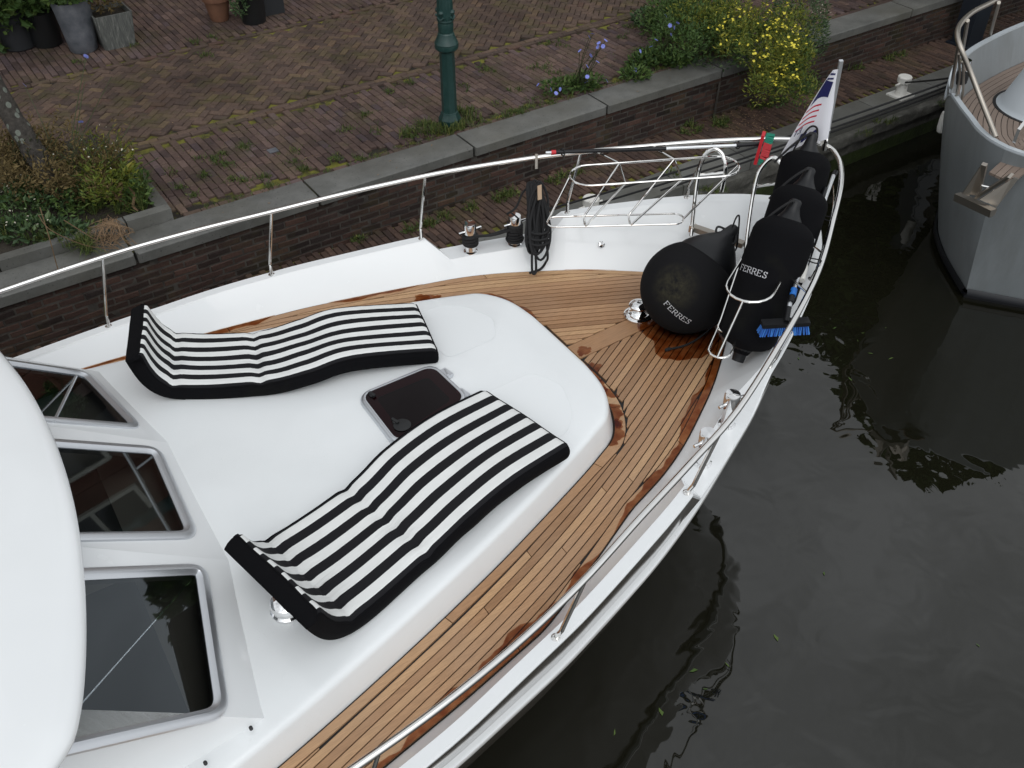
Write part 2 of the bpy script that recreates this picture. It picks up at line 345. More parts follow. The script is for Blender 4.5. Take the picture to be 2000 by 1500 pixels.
# grey boat
M_grey = mat('grey_hull_paint', (0.19, 0.215, 0.23), 0.35, coat=0.1); x = NT(M_grey); c = x.coord(); stk = x.ramp(x.noise(x.mapping(c, (7, 7, 0.35)), 1.0, 6, 0.65), [(0.45, (0, 0, 0)), (0.75, (1, 1, 1))]); x.base(x.mix(stk, x.mix(x.ramp(x.noise(c, 2.0, 5), [(0.35, (0, 0, 0)), (0.75, (1, 1, 1))]), (0.215, 0.236, 0.246), (0.242, 0.262, 0.272)), (0.185, 0.198, 0.20)))
M_greycap = mat('pale_grey_paint', (0.46, 0.50, 0.53), 0.35, coat=0.1)
M_greyteak = mat('weathered_teak', (0.2, 0.15, 0.12), 0.75); x = NT(M_greyteak); c = x.coord()
x.base(x.mix(x.noise(c, 24, 6), x.ramp(x.rand(), [(0, (0.17, 0.125, 0.10)), (1, (0.26, 0.20, 0.165))]), (0.21, 0.165, 0.135)))
M_blackpaint = mat('black_antifouling', (0.010, 0.011, 0.014), 0.35)
M_water = mat('canal_water', (0.008, 0.0078, 0.0045), 0.015, spec=0.5); x = NT(M_water); x.p.inputs['IOR'].default_value = 1.6
c = x.coord(); w1 = x.noise(c, 0.55, 2, 0.4, 0.6); w2 = x.noise(c, 2.6, 2, 0.5, 0.5)
x.bump(x.math('ADD', x.math('MULTIPLY', w1, 1.0), x.math('MULTIPLY', w2, 0.12)), 0.34, 0.16)
M_blue = mat('blue_plastic', (0.02, 0.16, 0.55), 0.4)
M_bristle = mat('blue_bristles', (0.03, 0.17, 0.55), 0.7); x = NT(M_bristle); x.base(x.ramp(x.attr('tint'), [(0, (0.015, 0.10, 0.45)), (0.6, (0.05, 0.22, 0.62)), (1, (0.45, 0.60, 0.80))]))
M_red = mat('red_plastic', (0.55, 0.02, 0.03), 0.45); M_greenp = mat('green_bristles', (0.0, 0.22, 0.14), 0.6)
M_cork = mat('tan_leather', (0.42, 0.30, 0.20), 0.7)
M_flag = mat('flag_cloth', (0.82, 0.82, 0.87), 0.8); M_flagblue = mat('navy_print', (0.012, 0.014, 0.10), 0.8); M_flagred = mat('red_print', (0.52, 0.015, 0.04), 0.8)
M_text = mat('white_print', (0.5, 0.5, 0.52), 0.7)
def leafmat(name, stops, rough=0.6):
    m = mat(name, stops[0][1], rough, spec=0.3); x = NT(m); x.base(x.ramp(x.attr('tint'), stops))
    x.p.inputs['Subsurface Weight'].default_value = 0.0
    return m
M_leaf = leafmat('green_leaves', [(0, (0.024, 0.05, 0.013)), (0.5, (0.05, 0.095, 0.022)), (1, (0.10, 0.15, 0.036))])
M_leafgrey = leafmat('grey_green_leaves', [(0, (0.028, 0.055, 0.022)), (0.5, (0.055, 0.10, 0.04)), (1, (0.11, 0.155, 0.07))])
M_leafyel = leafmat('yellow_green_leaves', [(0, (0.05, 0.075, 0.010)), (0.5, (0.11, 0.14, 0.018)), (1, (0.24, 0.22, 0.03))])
M_dry = leafmat('dry_leaves', [(0, (0.05, 0.036, 0.015)), (0.5, (0.112, 0.08, 0.030)), (1, (0.20, 0.15, 0.065))], 0.8)
M_grass = leafmat('grass_blades', [(0, (0.03, 0.05, 0.012)), (0.5, (0.06, 0.092, 0.02)), (1, (0.13, 0.135, 0.035))])
M_straw = leafmat('straw', [(0, (0.14, 0.09, 0.05)), (1, (0.30, 0.20, 0.12))], 0.8)
M_petalblue = mat('blue_petals', (0.24, 0.28, 0.72), 0.6); M_petalyel = mat('yellow_petals', (0.72, 0.62, 0.06), 0.6); M_petalwhite = mat('cream_petals', (0.55, 0.52, 0.42), 0.7)
M_stem = mat('green_stems', (0.05, 0.062, 0.025), 0.7)
M_bark = mat('lichen_bark', (0.05, 0.045, 0.04), 0.9); x = NT(M_bark); c = x.coord(); vo = x.n('ShaderNodeTexVoronoi'); vo.inputs['Scale'].default_value = 13; x.l(x.mapping(c, (1, 1, 0.8)), vo.inputs[0])
lm = x.math('MULTIPLY', x.ramp(vo.outputs['Distance'], [(0.27, (1, 1, 1)), (0.33, (0, 0, 0))]), x.ramp(x.noise(c, 3, 3), [(0.45, (0, 0, 0)), (0.5, (1, 1, 1))]))
x.base(x.mix(lm, x.ramp(x.noise(c, 20, 6), [(0.3, (0.022, 0.019, 0.016)), (0.7, (0.062, 0.054, 0.046))]), (0.15, 0.165, 0.14))); x.bump(x.noise(c, 26, 6), 0.9, 0.03)
M_terra = mat('terracotta', (0.19, 0.085, 0.045), 0.8); x = NT(M_terra); c = x.coord(); x.base(x.ramp(x.noise(c, 7, 5), [(0.3, (0.13, 0.06, 0.035)), (0.7, (0.22, 0.105, 0.06))]))
M_zinc = mat('mottled_zinc', (0.16, 0.17, 0.19), 0.55, 0.3); x = NT(M_zinc); c = x.coord(); x.base(x.ramp(x.noise(c, 6, 6, 0.6), [(0.3, (0.075, 0.085, 0.10)), (0.6, (0.16, 0.17, 0.19)), (0.8, (0.24, 0.25, 0.26))]))
M_planter = mat('weathered_planter_wood', (0.16, 0.16, 0.15), 0.85); x = NT(M_planter); c = x.coord(); x.base(x.ramp(x.noise(x.mapping(c, (22, 22, 1.2)), 3, 6, 0.7), [(0.3, (0.05, 0.055, 0.055)), (0.55, (0.12, 0.125, 0.115)), (0.75, (0.27, 0.27, 0.25))]))
M_pot = mat('black_plastic_pot', (0.012, 0.013, 0.014), 0.5); M_anth = mat('anthracite_planter', (0.022, 0.024, 0.027), 0.5)
M_facade = brickmat('facade_brick', [(0, (0.16, 0.07, 0.05)), (0.5, (0.20, 0.09, 0.06)), (1, (0.24, 0.12, 0.08))]); M_tile = mat('roof_tiles', (0.12, 0.06, 0.045), 0.8)
M_frame = mat('cream_window_frame', (0.6, 0.58, 0.5), 0.5); M_pane = mat('house_window_pane', (0.02, 0.022, 0.025), 0.05); M_door = mat('green_door', (0.02, 0.05, 0.03), 0.4)
# ================================================================== SETTING
def project(p):
    q = p - Vector((0, 0, CAMZ)); f = q.y * math.cos(PITCH) - q.z * math.sin(PITCH); d = -q.y * math.sin(PITCH) - q.z * math.cos(PITCH)
    return 1000 + FPX * q.x / f, 750 + FPX * d / f, f
m = MB(); m.add([Q(-60, -60, 0), Q(90, -60, 0), Q(90, 6.7, 0), Q(-60, 6.7, 0)], [(0, 1, 2, 3)])
tag(m.build('canal_water', M_water), 'dark still canal water reflecting the grey sky', 'water', kind='structure')
# ground sheet under the paving
m = MB(); z = STREETZ - 0.03
m.add([Q(-60, 7.75, z), Q(90, 7.75, z), Q(90, 150, z), Q(-60, 150, z)], [(0, 1, 2, 3)])
tag(m.build('ground', M_joint), 'mossy earth bedding under the street paving', 'ground', kind='structure')

def brick_mesh(name, L, Wd, H, mt):
    i = 0.006; m = MB()
    top = [(-L / 2 + i, -Wd / 2 + i, 0), (L / 2 - i, -Wd / 2 + i, 0), (L / 2 - i, Wd / 2 - i, 0), (-L / 2 + i, Wd / 2 - i, 0)]
    mid = [(-L / 2, -Wd / 2, -0.007), (L / 2, -Wd / 2, -0.007), (L / 2, Wd / 2, -0.007), (-L / 2, Wd / 2, -0.007)]
    bot = [(a, b, -H) for a, b, c in mid]
    m.add(top + mid + bot, [(0, 1, 2, 3)] + [(4 + k, 4 + (k + 1) % 4, (k + 1) % 4, k) for k in range(4)] + [(8 + k, 8 + (k + 1) % 4, 4 + (k + 1) % 4, 4 + k) for k in range(4)])
    return m.mesh(name, mt, 25)
def brick_field(parent, items, L, Wd, H, mt, jitter=0.004, pick=300, name='brick', box=None):
    """items: (centre, X, Y, Z[, length]) ; the nearest whole ones become objects, the rest one mesh"""
    base = brick_mesh(name, L, Wd, H, mt); sc = []
    for k, it in enumerate(items):
        px, py, f = project(it[0]); ok = f > 0 and -10 < px < 2010 and -10 < py < 1510 and len(it) == 4
        if px < 1500 and py > np.interp(px, [0, 200, 520, 845, 1090, 1490], [690, 625, 530, 457, 418, 410]): ok = False      # behind the yacht
        if box and not (box[0] < px < box[2] and box[1] < py < box[3]): ok = False
        sc.append((f if ok else 1e9, k))
    sc.sort(); chosen = {k for f, k in sc[:pick] if f < 1e8}
    vv = [tuple(v.co) for v in base.vertices]; ff = [tuple(p.vertices) for p in base.polygons]; st = MB()
    for k, it in enumerate(items):
        c, X, Y, Z = it[:4]; ln = it[4] / L if len(it) > 4 else 1.0
        a, b = rng.gauss(0, 0.012), rng.gauss(0, 0.012); yaw = rng.gauss(0, 0.022)
        M3 = Matrix((X, Y, Z)).transposed() @ Matrix.Rotation(yaw, 3, 'Z') @ Matrix.Rotation(a, 3, 'X') @ Matrix.Rotation(b, 3, 'Y')
        p = Vector(c) + Z * rng.uniform(-jitter, jitter)
        if k in chosen:
            o = bpy.data.objects.new(name, base); COL.objects.link(o); o.matrix_world = Matrix.Translation(p) @ M3.to_4x4()
            o.parent = parent
            o.matrix_parent_inverse = Matrix.Translation(-parent.location)
        else:
            S = Matrix.Diagonal((ln, 1, 1)); MM = M3 @ S
            st.add([p + MM @ Vector(v) for v in vv], ff, rng.random())
    if st.v: tag(st.build(name + '_mass', mt, parent, 25), kind='stuff')
UP = Vector((0, 0, 1))
def empty(name, loc):
    o = bpy.data.objects.new(name, None); COL.objects.link(o); o.location = loc; return o
A0, A1 = -1.5, 17.0
N_CO, N_CI, N_B1, N_B2 = 7.66, 8.03, 9.62, 11.95
# sidewalk along the quay: bricks laid across it
par = tag(empty('sidewalk', Q(5, 8.8, STREETZ)), 'red-brown brick sidewalk beside the stone coping', 'sidewalk', kind='structure')
L, Wd = 0.165, 0.074; it = []
a = A0; col_i = 0
while a < A1:
    off = (col_i % 2) * 0.5 * L + rng.uniform(-0.03, 0.03); n = N_CI + 0.085 - off + L / 2
    while n < N_B1:
        if n - L / 2 > N_CI + 0.07 and n + L / 2 < N_B1 and not (a < 1.66 and n < 10.2): it.append((Q(a, n, STREETZ), QN, -QD, UP))
        n += L + 0.011
    a += Wd + 0.006; col_i += 1
a = A0
while a < A1:                        # single course against the coping
    if a > 1.75: it.append((Q(a, N_CI + 0.038, STREETZ), QD, QN, UP))
    a += L + 0.006
brick_field(par, it, L, Wd, 0.05, M_brickwalk)
# street: herringbone between two border courses
par = tag(empty('street', Q(5, 10.8, STREETZ)), 'herringbone brick street with yellow moss in the joints', 'street', kind='structure')
it = []; w = 0.081; L, Wd = 2 * w - 0.007, w - 0.007; c45 = math.cos(R(45))
X1 = (QD + QN).normalized(); Y1 = (QN - QD).normalized()
for i in range(-20, 260):
    for j in range(-60, 60):
        for kind in (0, 1):
            if kind == 0: u, v = i + 2 * j + 1.0, i - 2 * j + 0.5
            else: u, v = i + 2 * j + 0.5, i - 2 * j + 2.0
            p = X1 * (u * w) + Y1 * (v * w) + Q(0, 9.6, STREETZ)
            aa, nn = QC(p)
            if A0 < aa < A1 and N_B1 + 0.20 < nn < N_B2 - 0.12: it.append((p, X1 if kind == 0 else Y1, Y1 if kind == 0 else -X1, UP))
brick_field(par, it, L, Wd, 0.05, M_brickstreet, 0.007)
it = []; L, Wd = 0.21, 0.066
for row, n in enumerate((N_B1 + 0.035, N_B1 + 0.107, N_B2 - 0.035)):
    a = A0 + 0.1 * row
    while a < A1: it.append((Q(a, n, STREETZ), QD, QN, UP)); a += L + 0.005
brick_field(par, it, L, Wd, 0.05, M_brickstreet, 0.003, 120, 'border_brick')
par = tag(empty('far_sidewalk', Q(5, 13, STREETZ)), 'brick sidewalk in front of the houses where the pots stand', 'sidewalk', kind='structure')
L, Wd = 0.165, 0.072; it = []; a = A0; col_i = 0
while a < 12.0:
    off = (col_i % 2) * 0.5 * L; n = N_B2 + 0.01 - off + L / 2
    while n < 15.6:
        if n - L / 2 > N_B2: it.append((Q(a, n, STREETZ), QN, -QD, UP))
        n += L + 0.005
    a += Wd + 0.006; col_i += 1
brick_field(par, it, L, Wd, 0.05, M_brickwalk)

# quay wall with coping stones
BLK = 1.77
wall = thing('quay_wall', Q(5, N_CO, WALKZ), 'dark brick quay wall under grey stone coping blocks', 'wall')
core = MB(); zt, zb = STREETZ - 0.105, WALKZ - 0.02
core.box(Q((A0 + A1) / 2 - 1, N_CO + 0.1655, (zt + zb) / 2 - 0.05), QD * ((A1 - A0) / 2 + 3), QN * 0.125, UP * ((zt - zb) / 2 + 0.05)); core.build('mortar_core', M_mortar, wall)
it = []; cz = zt - 0.03; row = 0; L, Hc = 0.212, 0.056
while cz > zb:
    a = A0 - 1 + (row % 2) * 0.11
    while a < A1 - 1:
        it.append((Q(a, N_CO + 0.036 + 0.0, cz), QD, UP, -QN)); a += L + 0.012
    cz -= Hc + 0.012; row += 1
brick_field(wall, it, L, Hc, 0.05, M_brickwall, 0.004)
ja = [QC(at(px, py, STREETZ))[0] for px, py in ((627, 380), (930, 291), (1188, 206), (1410, 134))]
a0 = ja[1] - 3 * BLK
for k in range(10):
    m = MB(); a_, b_ = a0 + k * BLK + 0.012, a0 + (k + 1) * BLK - 0.012; bv = 0.014
    prof = [(N_CO, STREETZ - 0.10), (N_CO, STREETZ + 0.004 - bv), (N_CO + bv * 0.4, STREETZ + 0.004 - bv * 0.35), (N_CO + bv, STREETZ + 0.004), (N_CI - 0.004, STREETZ + 0.004 + 0.004), (N_CI - 0.004, STREETZ - 0.10)]
    ds = rng.uniform(-0.004, 0.004)
    rows = [[Q(aa, n + ds + (0.01 if aa in (a_, b_) and i in (0, 1) else 0), z) for i, (n, z) in enumerate(prof)] for aa in (a_, a_ + 0.012, b_ - 0.012, b_)]
    m.grid(rows, closed=True); m.add(rows[0], [tuple(range(6))]); m.add(rows[-1], [tuple(range(6))]); m.build('coping_stone', M_stone, wall, 30)
# vertical expansion joint of the wall, added as a thin mortar-coloured tube
p0 = at(1405, 150, 0); a_p = ja[3] - 0.03
m = MB(); m.tube([Q(a_p, N_CO + 0.0, STREETZ - 0.15), Q(a_p - 0.02, N_CO + 0.0, WALKZ)], 0.012, 6); m.build('wall_joint', M_mortar, wall)
# brick ledge at the water
ledge = tag(empty('ledge', Q(6, 7.2, WALKZ)), 'narrow brick mooring ledge below the quay wall', 'ledge', kind='structure')
m = MB(); m.box(Q(7, 7.15, WALKZ - 0.33), QD * 11, QN * 0.55, UP * 0.3); m.build('bedding', M_joint, ledge)
NI, NE = 1.343 * 5.2, 1.267 * 5.2
it = []; a = -2.0; k = 0; L, Wd = 0.18, 0.062
while a < 17:
    n = NI + 0.02 + L / 2 - (k % 2) * L / 2
    while n < N_CO + 0.05:
        if n - L / 2 >= NI: it.append((Q(a, n, WALKZ), (QN * 0.96 + QD * 0.0).normalized(), -QD, UP))
        n += L + 0.008
    a += Wd + 0.008; k += 1
brick_field(ledge, it, L, Wd, 0.05, M_brickledge, 0.005)
a = -2.0
while a < 17:
    ln = rng.uniform(1.0, 1.25); m = MB(); m.box(Q(a + ln / 2, (NI + NE) / 2, WALKZ - 0.06), QD * (ln / 2 - 0.006), QN * ((NI - NE) / 2 - 0.003), UP * 0.066); m.build('edge_stone', M_stone, ledge); a += ln
# rough beam and algae wall at the water line
N_BM = 1.225 * 5.3
ee = MB(); rows = []
for k in range(140):
    a = -2 + k * 0.14; j = lambda s: rng.uniform(-s, s)
    rows.append([Q(a, NE - 0.01, BEAMZ - 0.02), Q(a, NE - 0.004, BEAMZ + j(0.006)), Q(a, (NE + N_BM) / 2, BEAMZ + j(0.01)), Q(a, N_BM + 0.015 + j(0.012), BEAMZ - 0.004 + j(0.008)), Q(a, N_BM + j(0.012), BEAMZ - 0.03 + j(0.008)), Q(a, N_BM + 0.004 + j(0.01), BEAMZ - 0.13 + j(0.01)), Q(a, N_BM + 0.05, BEAMZ - 0.15)])
ee.grid(rows); ee.build('water_edge_beam', M_beam, ledge, 50)
m = MB(); m.add([Q(-3, N_BM + 0.06, 0.14), Q(18, N_BM + 0.06, 0.14), Q(18, N_BM + 0.06, BEAMZ - 0.1), Q(-3, N_BM + 0.06, BEAMZ - 0.1)], [(0, 1, 2, 3)]); m.build('wet_wall', M_beam, ledge)
m = MB(); m.add([Q(-3, N_BM + 0.055, -0.6), Q(18, N_BM + 0.055, -0.6), Q(18, N_BM + 0.055, 0.17), Q(-3, N_BM + 0.055, 0.17)], [(0, 1, 2, 3)]); m.build('algae_band', M_algae, ledge)

# row of canal houses beyond the frame (mirrored in the water)
def house(a0, a1, h, label, nwin):
    h *= (1.15 if a0 < 10 else 0.66)
    H = thing('canal_house', Q((a0 + a1) / 2, 15.7, STREETZ), label, 'house', 'canal houses behind the street')
    m = MB(); m.box(Q((a0 + a1) / 2, 18.7, STREETZ + h / 2), QD * ((a1 - a0) / 2 - 0.01), QN * 3, UP * h / 2); m.build('wall', M_facade, H)
    m = MB(); mid = (a0 + a1) / 2
    m.prism([Q(a0 - 0.1, 15.5, STREETZ + h), Q(a1 + 0.1, 15.5, STREETZ + h), Q(mid, 15.5, STREETZ + h + (2.6 if a0 < 10 else 1.6))], QN * 6.3); m.build('roof', M_tile, H)
    for fl in range(3 if a0 < 10 else 2):
        for k in range(nwin):
            c = a0 + (k + 0.5) * (a1 - a0) / nwin; z = STREETZ + 1.4 + fl * 2.3
            if fl == 0 and k == 0:
                m = MB(); m.box(Q(c, 15.68, STREETZ + 1.1), QD * 0.5, QN * 0.05, UP * 1.1); m.build('door', M_door, H); continue
            m = MB()
            for sx in (-1, 1): m.box(Q(c + sx * 0.5, 15.68, z), QD * 0.05, QN * 0.05, UP * 0.85)
            for sz in (-1, 0.2, 1): m.box(Q(c, 15.683, z + sz * 0.85), QD * 0.54, QN * 0.045, UP * 0.05)
            f = m.build('window', M_frame, H); m = MB(); m.box(Q(c, 15.69, z), QD * 0.46, QN * 0.02, UP * 0.8); m.build('pane', M_pane, f)
house(-6.5, -0.6, 7.6, 'red brick canal house left of the pots', 3); house(-0.6, 5.0, 8.2, 'red brick canal house behind the potted plants', 3)
house(5.0, 11.0, 7.4, 'red brick canal house opposite the lamp post', 3); house(11.0, 17.5, 8.6, 'red brick canal house behind the yellow flowering shrub', 3); house(17.5, 24, 7.8, 'red brick canal house farthest along the street', 3)
# ================================================================== WHITE YACHT
yacht = thing('white_motor_yacht', B(-2, 0, -1.4), 'white motor yacht with teak side decks and stainless bow rail', 'boat')
TO = table([(-7, 2.2), (-4, 2.2), (-3, 2.15), (-2.5, 2.085), (-2.23, 2.03), (-1.71, 1.92), (-1.33, 1.81), (-0.87, 1.67), (-0.53, 1.54), (-0.27, 1.43), (0.19, 1.21), (0.55, 1.04), (1.04, 0.76), (1.36, 0.53), (1.62, 0.27), (1.72, 0.13), (1.78, 0.0)])
HC = table([(-7, 0.0), (-2.7, 0.12), (-2.2, 0.16), (-1.33, 0.2), (-0.7, 0.235), (-0.27, 0.26), (0.2, 0.30), (1, 0.36), (1.78, 0.42)])
DE = table([(-7, 2.0), (-3.4, 1.90), (-3.04, 1.85), (-2.44, 1.75), (-1.75, 1.61), (-1.38, 1.5), (-0.62, 1.26), (-0.36, 1.14), (-0.19, 1.04), (0.12, 0.85), (0.31, 0.71), (0.58, 0.49), (0.8, 0.28), (0.93, 0.13), (1.0, 0.0)], 0.1)
def DX(s, sg): return DE(s) + (0.13 * max(0.0, min(1.0, (-0.95 - s) / 0.9)) if sg < 0 else 0.0)
def sdeck(s): # deck-edge station below a cap station
    k = max(0.0, min(1.0, (s + 0.4) / 2.18)); return s - 0.78 * k * k * (3 - 2 * k) if s > -0.4 else s
PK0, PK1, PK2, PK3 = -0.74, -0.62, 0.06, 0.27
def pocket(s):
    if s < PK0 or s > PK3: return 0.0
    if s < PK1: return (s - PK0) / (PK1 - PK0)
    if s > PK2: return (PK3 - s) / (PK3 - PK2)
    return 1.0
SS = sorted(set([round(-7 + 0.25 * i, 3) for i in range(17)] + [round(-3 + 0.08 * i, 3) for i in range(58)] + [PK0, PK1, PK2, PK3, 1.62, 1.68, 1.72, 1.75, 1.77, 1.78]))
SS = [s for s in SS if s <= 1.78]
def capsec(s, sg):
    to = TO(s); hc = HC(s); k = pocket(s); sd = sdeck(s); de = max(0.0, DX(sd, sg)) if s < 1.78 else 0
    ti = max(0.0, to - 0.088); h1 = hc - 0.15 * k
    # inner line of the platform moves inboard where the bollards stand
    if s <= -0.4: q = 1.0
    si = lerp(s, sd, 0.06)
    tin = lerp(ti, lerp(ti, de, 0.45), k)
    return [B(s, sg * (to - 0.004), h1 - 0.03), B(s, sg * to, h1 - 0.012), B(s, sg * max(0, to - 0.008), h1), B(si, sg * (tin + 0.008 if tin > 0 else 0), h1), B(lerp(s, sd, 0.1), sg * tin, h1 - 0.012), B(lerp(s, sd, 0.55), sg * lerp(tin, de, 0.55), h1 * 0.45), B(sd, sg * de, -0.006)]
for sg in (1, -1):
    m = MB(); m.grid([capsec(s, sg) for s in SS]); m.build('bulwark', M_white, yacht, 28)
LV = [(0.0, 1.78, 1.0), (-0.2, 1.62, 0.962), (-0.36, 1.5, 0.935), (-0.42, 1.46, 0.93), (-0.9, 1.15, 0.87), (-1.35, 0.85, 0.77), (-1.75, 0.6, 0.55)]
for sg in (1, -1):
    m = MB(); rows = []
    for s in SS:
        rw = []
        for (h, tip, k) in LV:
            w = max(0.0, (s + 3.5) / 5.28); s2 = s - (1.78 - tip) * w ** 2 if s > -3.5 else s
            hh = HC(s) - 0.15 * pocket(s) - 0.03 if h == 0 else h + 0.25 * HC(s)
            rw.append(B(s2, sg * (TO(s) - 0.004 if h == 0 else TO(s) * k), hh))
        rows.append(rw)
    m.grid(rows); m.build('hull_side', M_hull, yacht, 40)
    pts = []
    for s in SS:
        w = max(0.0, (s + 3.5) / 5.28); s2 = s - (1.78 - 1.49) * w ** 2 if s > -3.5 else s
        pts.append(B(s2, sg * (TO(s) * 0.935 + 0.008), -0.37 + 0.25 * HC(s)))
    m = MB(); m.tube(pts, 0.034, 8); m.build('rubbing_strake', M_white, yacht)
    m = MB(); m.tube([p + BN * sg * 0.028 for p in pts], 0.012, 8); m.build('strake_strip', M_steel, yacht)
# --- deck bed + planks
PH = 0.0
bed = MB(); rows = []
DS = [-7 + 0.1 * i for i in range(80)] + [0.98]
bed.grid([[B(s, -DX(s, -1) - 0.003, -0.012), B(s, 0, -0.012), B(s, DE(s) + 0.003, -0.012)] for s in DS]); deck = bed.build('deck', M_caulk, yacht)
RB = [(-0.5, 0), (-0.5, 0.2), (-0.505, 0.36), (-0.535, 0.55), (-0.60, 0.70), (-0.70, 0.82), (-0.84, 0.89), (-1.02, 0.965), (-1.25, 1.05), (-1.5, 1.14), (-1.8, 1.243), (-2.15, 1.352), (-2.55, 1.467), (-3.0, 1.585), (-3.5, 1.70), (-4.2, 1.83), (-5.2, 1.97), (-7, 2.15)]
RBs = [Vector((p.x, p.y)) for p in cr([Vector((a, b, 0)) for a, b in RB], 8)]
def roof_t(s):      # half breadth of the coachroof base at station s (0 ahead of it)
    if s > -0.5: return None
    for p, q in zip(RBs[:-1], RBs[1:]):
        if q.x <= s <= p.x and p.x - q.x > 1e-6: return lerp(p.y, q.y, (p.x - s) / (p.x - q.x))
    return 2.0
def gslope(s): return -(0.27 + 0.25 * max(0.0, min(1.0, (s + 2.4) / 2.2)))
GS = [-7 + 0.02 * i for i in range(420)]; GV = [0.0]
for a in GS[1:]: GV.append(GV[-1] + gslope(a) * 0.02)
def gcurve(s): return float(np.interp(s, GS, GV)) - float(np.interp(-0.5, GS, GV))
GAP, KW, MG = 0.0075, 0.055, 0.064; SPT = 0.0525
def strip(name, left, right, mt=M_teak, parent=deck, h=0.0):
    m = MB(); n = len(left)
    rows = [[B(*l, h - 0.014), B(*l, h), B(*r, h), B(*r, h - 0.014)] for l, r in zip(left, right)]
    m.grid(rows, closed=True); m.add(rows[0], [(0, 1, 2, 3)]); m.add(rows[-1], [(3, 2, 1, 0)]); return m.build(name, mt, parent, 30)
RN = []
for i, p in enumerate(RBs):
    a = RBs[max(0, i - 1)]; b = RBs[min(len(RBs) - 1, i + 1)]; RN.append(Vector((1, 0)) if i == 0 else Vector((b.y - a.y, a.x - b.x)).normalized())
def mw(p): return MG * (1.25 if p.x > -0.75 else (1.0 if p.x < -1.0 else 1.0 + 0.25 * (p.x + 1.0) / 0.25))
ROUT = [p + n * (mw(p) + GAP) for p, n in zip(RBs, RN)]
def inner_t(s):
    k = KW + 0.028
    if s > ROUT[0].x: return k
    best = k
    for p, q in zip(ROUT[:-1], ROUT[1:]):
        if min(p.x, q.x) <= s <= max(p.x, q.x) and abs(p.x - q.x) > 1e-9: best = max(best, lerp(p.y, q.y, (p.x - s) / (p.x - q.x)))
    return best
for sg in (1, -1):
    for k in range(-8, 60):
        run, seqs = [], []; s = -6.9
        while s < 0.9:
            sl = 1.0 / math.cos(math.atan(gslope(s))); t0 = k * SPT + gcurve(s); t1 = t0 + SPT - GAP * sl
            a_, b_ = max(t0, inner_t(s)), min(t1, DX(s, sg) - MG - GAP)
            if b_ - a_ > 0.006: run.append((s, a_, b_))
            else:
                if len(run) > 5: seqs.append(run)
                run = []
            s += 0.02
        if len(run) > 5: seqs.append(run)
        for rn in seqs:
            cuts = [0]; ln = rng.uniform(1.8, 3.4)
            for i in range(1, len(rn)):
                if rn[i][0] - rn[cuts[-1]][0] > ln and rn[-1][0] - rn[i][0] > 0.8: cuts.append(i); ln = rng.uniform(1.8, 3.4)
            cuts.append(len(rn) - 1)
            for i0, i1 in zip(cuts[:-1], cuts[1:]):
                idx = sorted(set(list(range(i0, i1 + 1, 3)) + [i1])); seg = [rn[i] for i in idx]
                if i0 > 0: a, b, c = seg[0]; seg[0] = (a + 0.005, b, c)
                strip('plank', [(a, sg * b) for a, b, c in seg], [(a, sg * c) for a, b, c in seg])
    # margin planks along the bulwark
    st = [-6.9 + 0.08 * i for i in range(97)]; st = [s for s in st if s < 0.86] + [0.86]
    jl = [-6.9, -4.6, -2.35, -0.45, 0.86]
    if sg < 0: jl = [-6.9, -4.4, -2.02, -0.37, 0.86]
    for j0, j1 in zip(jl[:-1], jl[1:]):
        ss = [s for s in st if j0 + 0.003 < s < j1 - 0.003]; ss = [j0 + 0.003] + ss + [j1 - 0.003]
        strip('margin_plank', [(s, sg * (DX(s, sg) - MG)) for s in ss], [(s, sg * (DX(s, sg) - 0.012)) for s in ss])
    # margin planks round the coachroof
    P = RBs
    js = [0, 22, 46, 100, len(P) - 1]
    if sg < 0: js = [0, 26, 52, 90, len(P) - 1]
    for j0, j1 in zip(js[:-1], js[1:]):
        ii = list(range(j0, j1 + 1)); L1, L2 = [], []
        for i in ii:
            n = RN[i]; wd = mw(P[i]); sh = 0.003 if i == 0 else 0.0
            L1.append((P[i].x + n.x * 0.013, sg * (P[i].y + n.y * 0.013 + sh))); L2.append((P[i].x + n.x * wd, sg * (P[i].y + n.y * wd + sh)))
        if j0 > 0:
            d = Vector(L1[1]) - Vector(L1[0]); d.normalize(); L1[0] = tuple(Vector(L1[0]) + d * 0.006); L2[0] = tuple(Vector(L2[0]) + d * 0.006)
        strip('roof_margin_plank', L1, L2, h=0.001)
ss = [-0.5 + MG * 1.25 + 0.006 + 0.05 * i for i in range(26)]; strip('king_plank', [(s, -KW - 0.022) for s in ss if s < 0.85], [(s, KW + 0.022) for s in ss if s < 0.85])
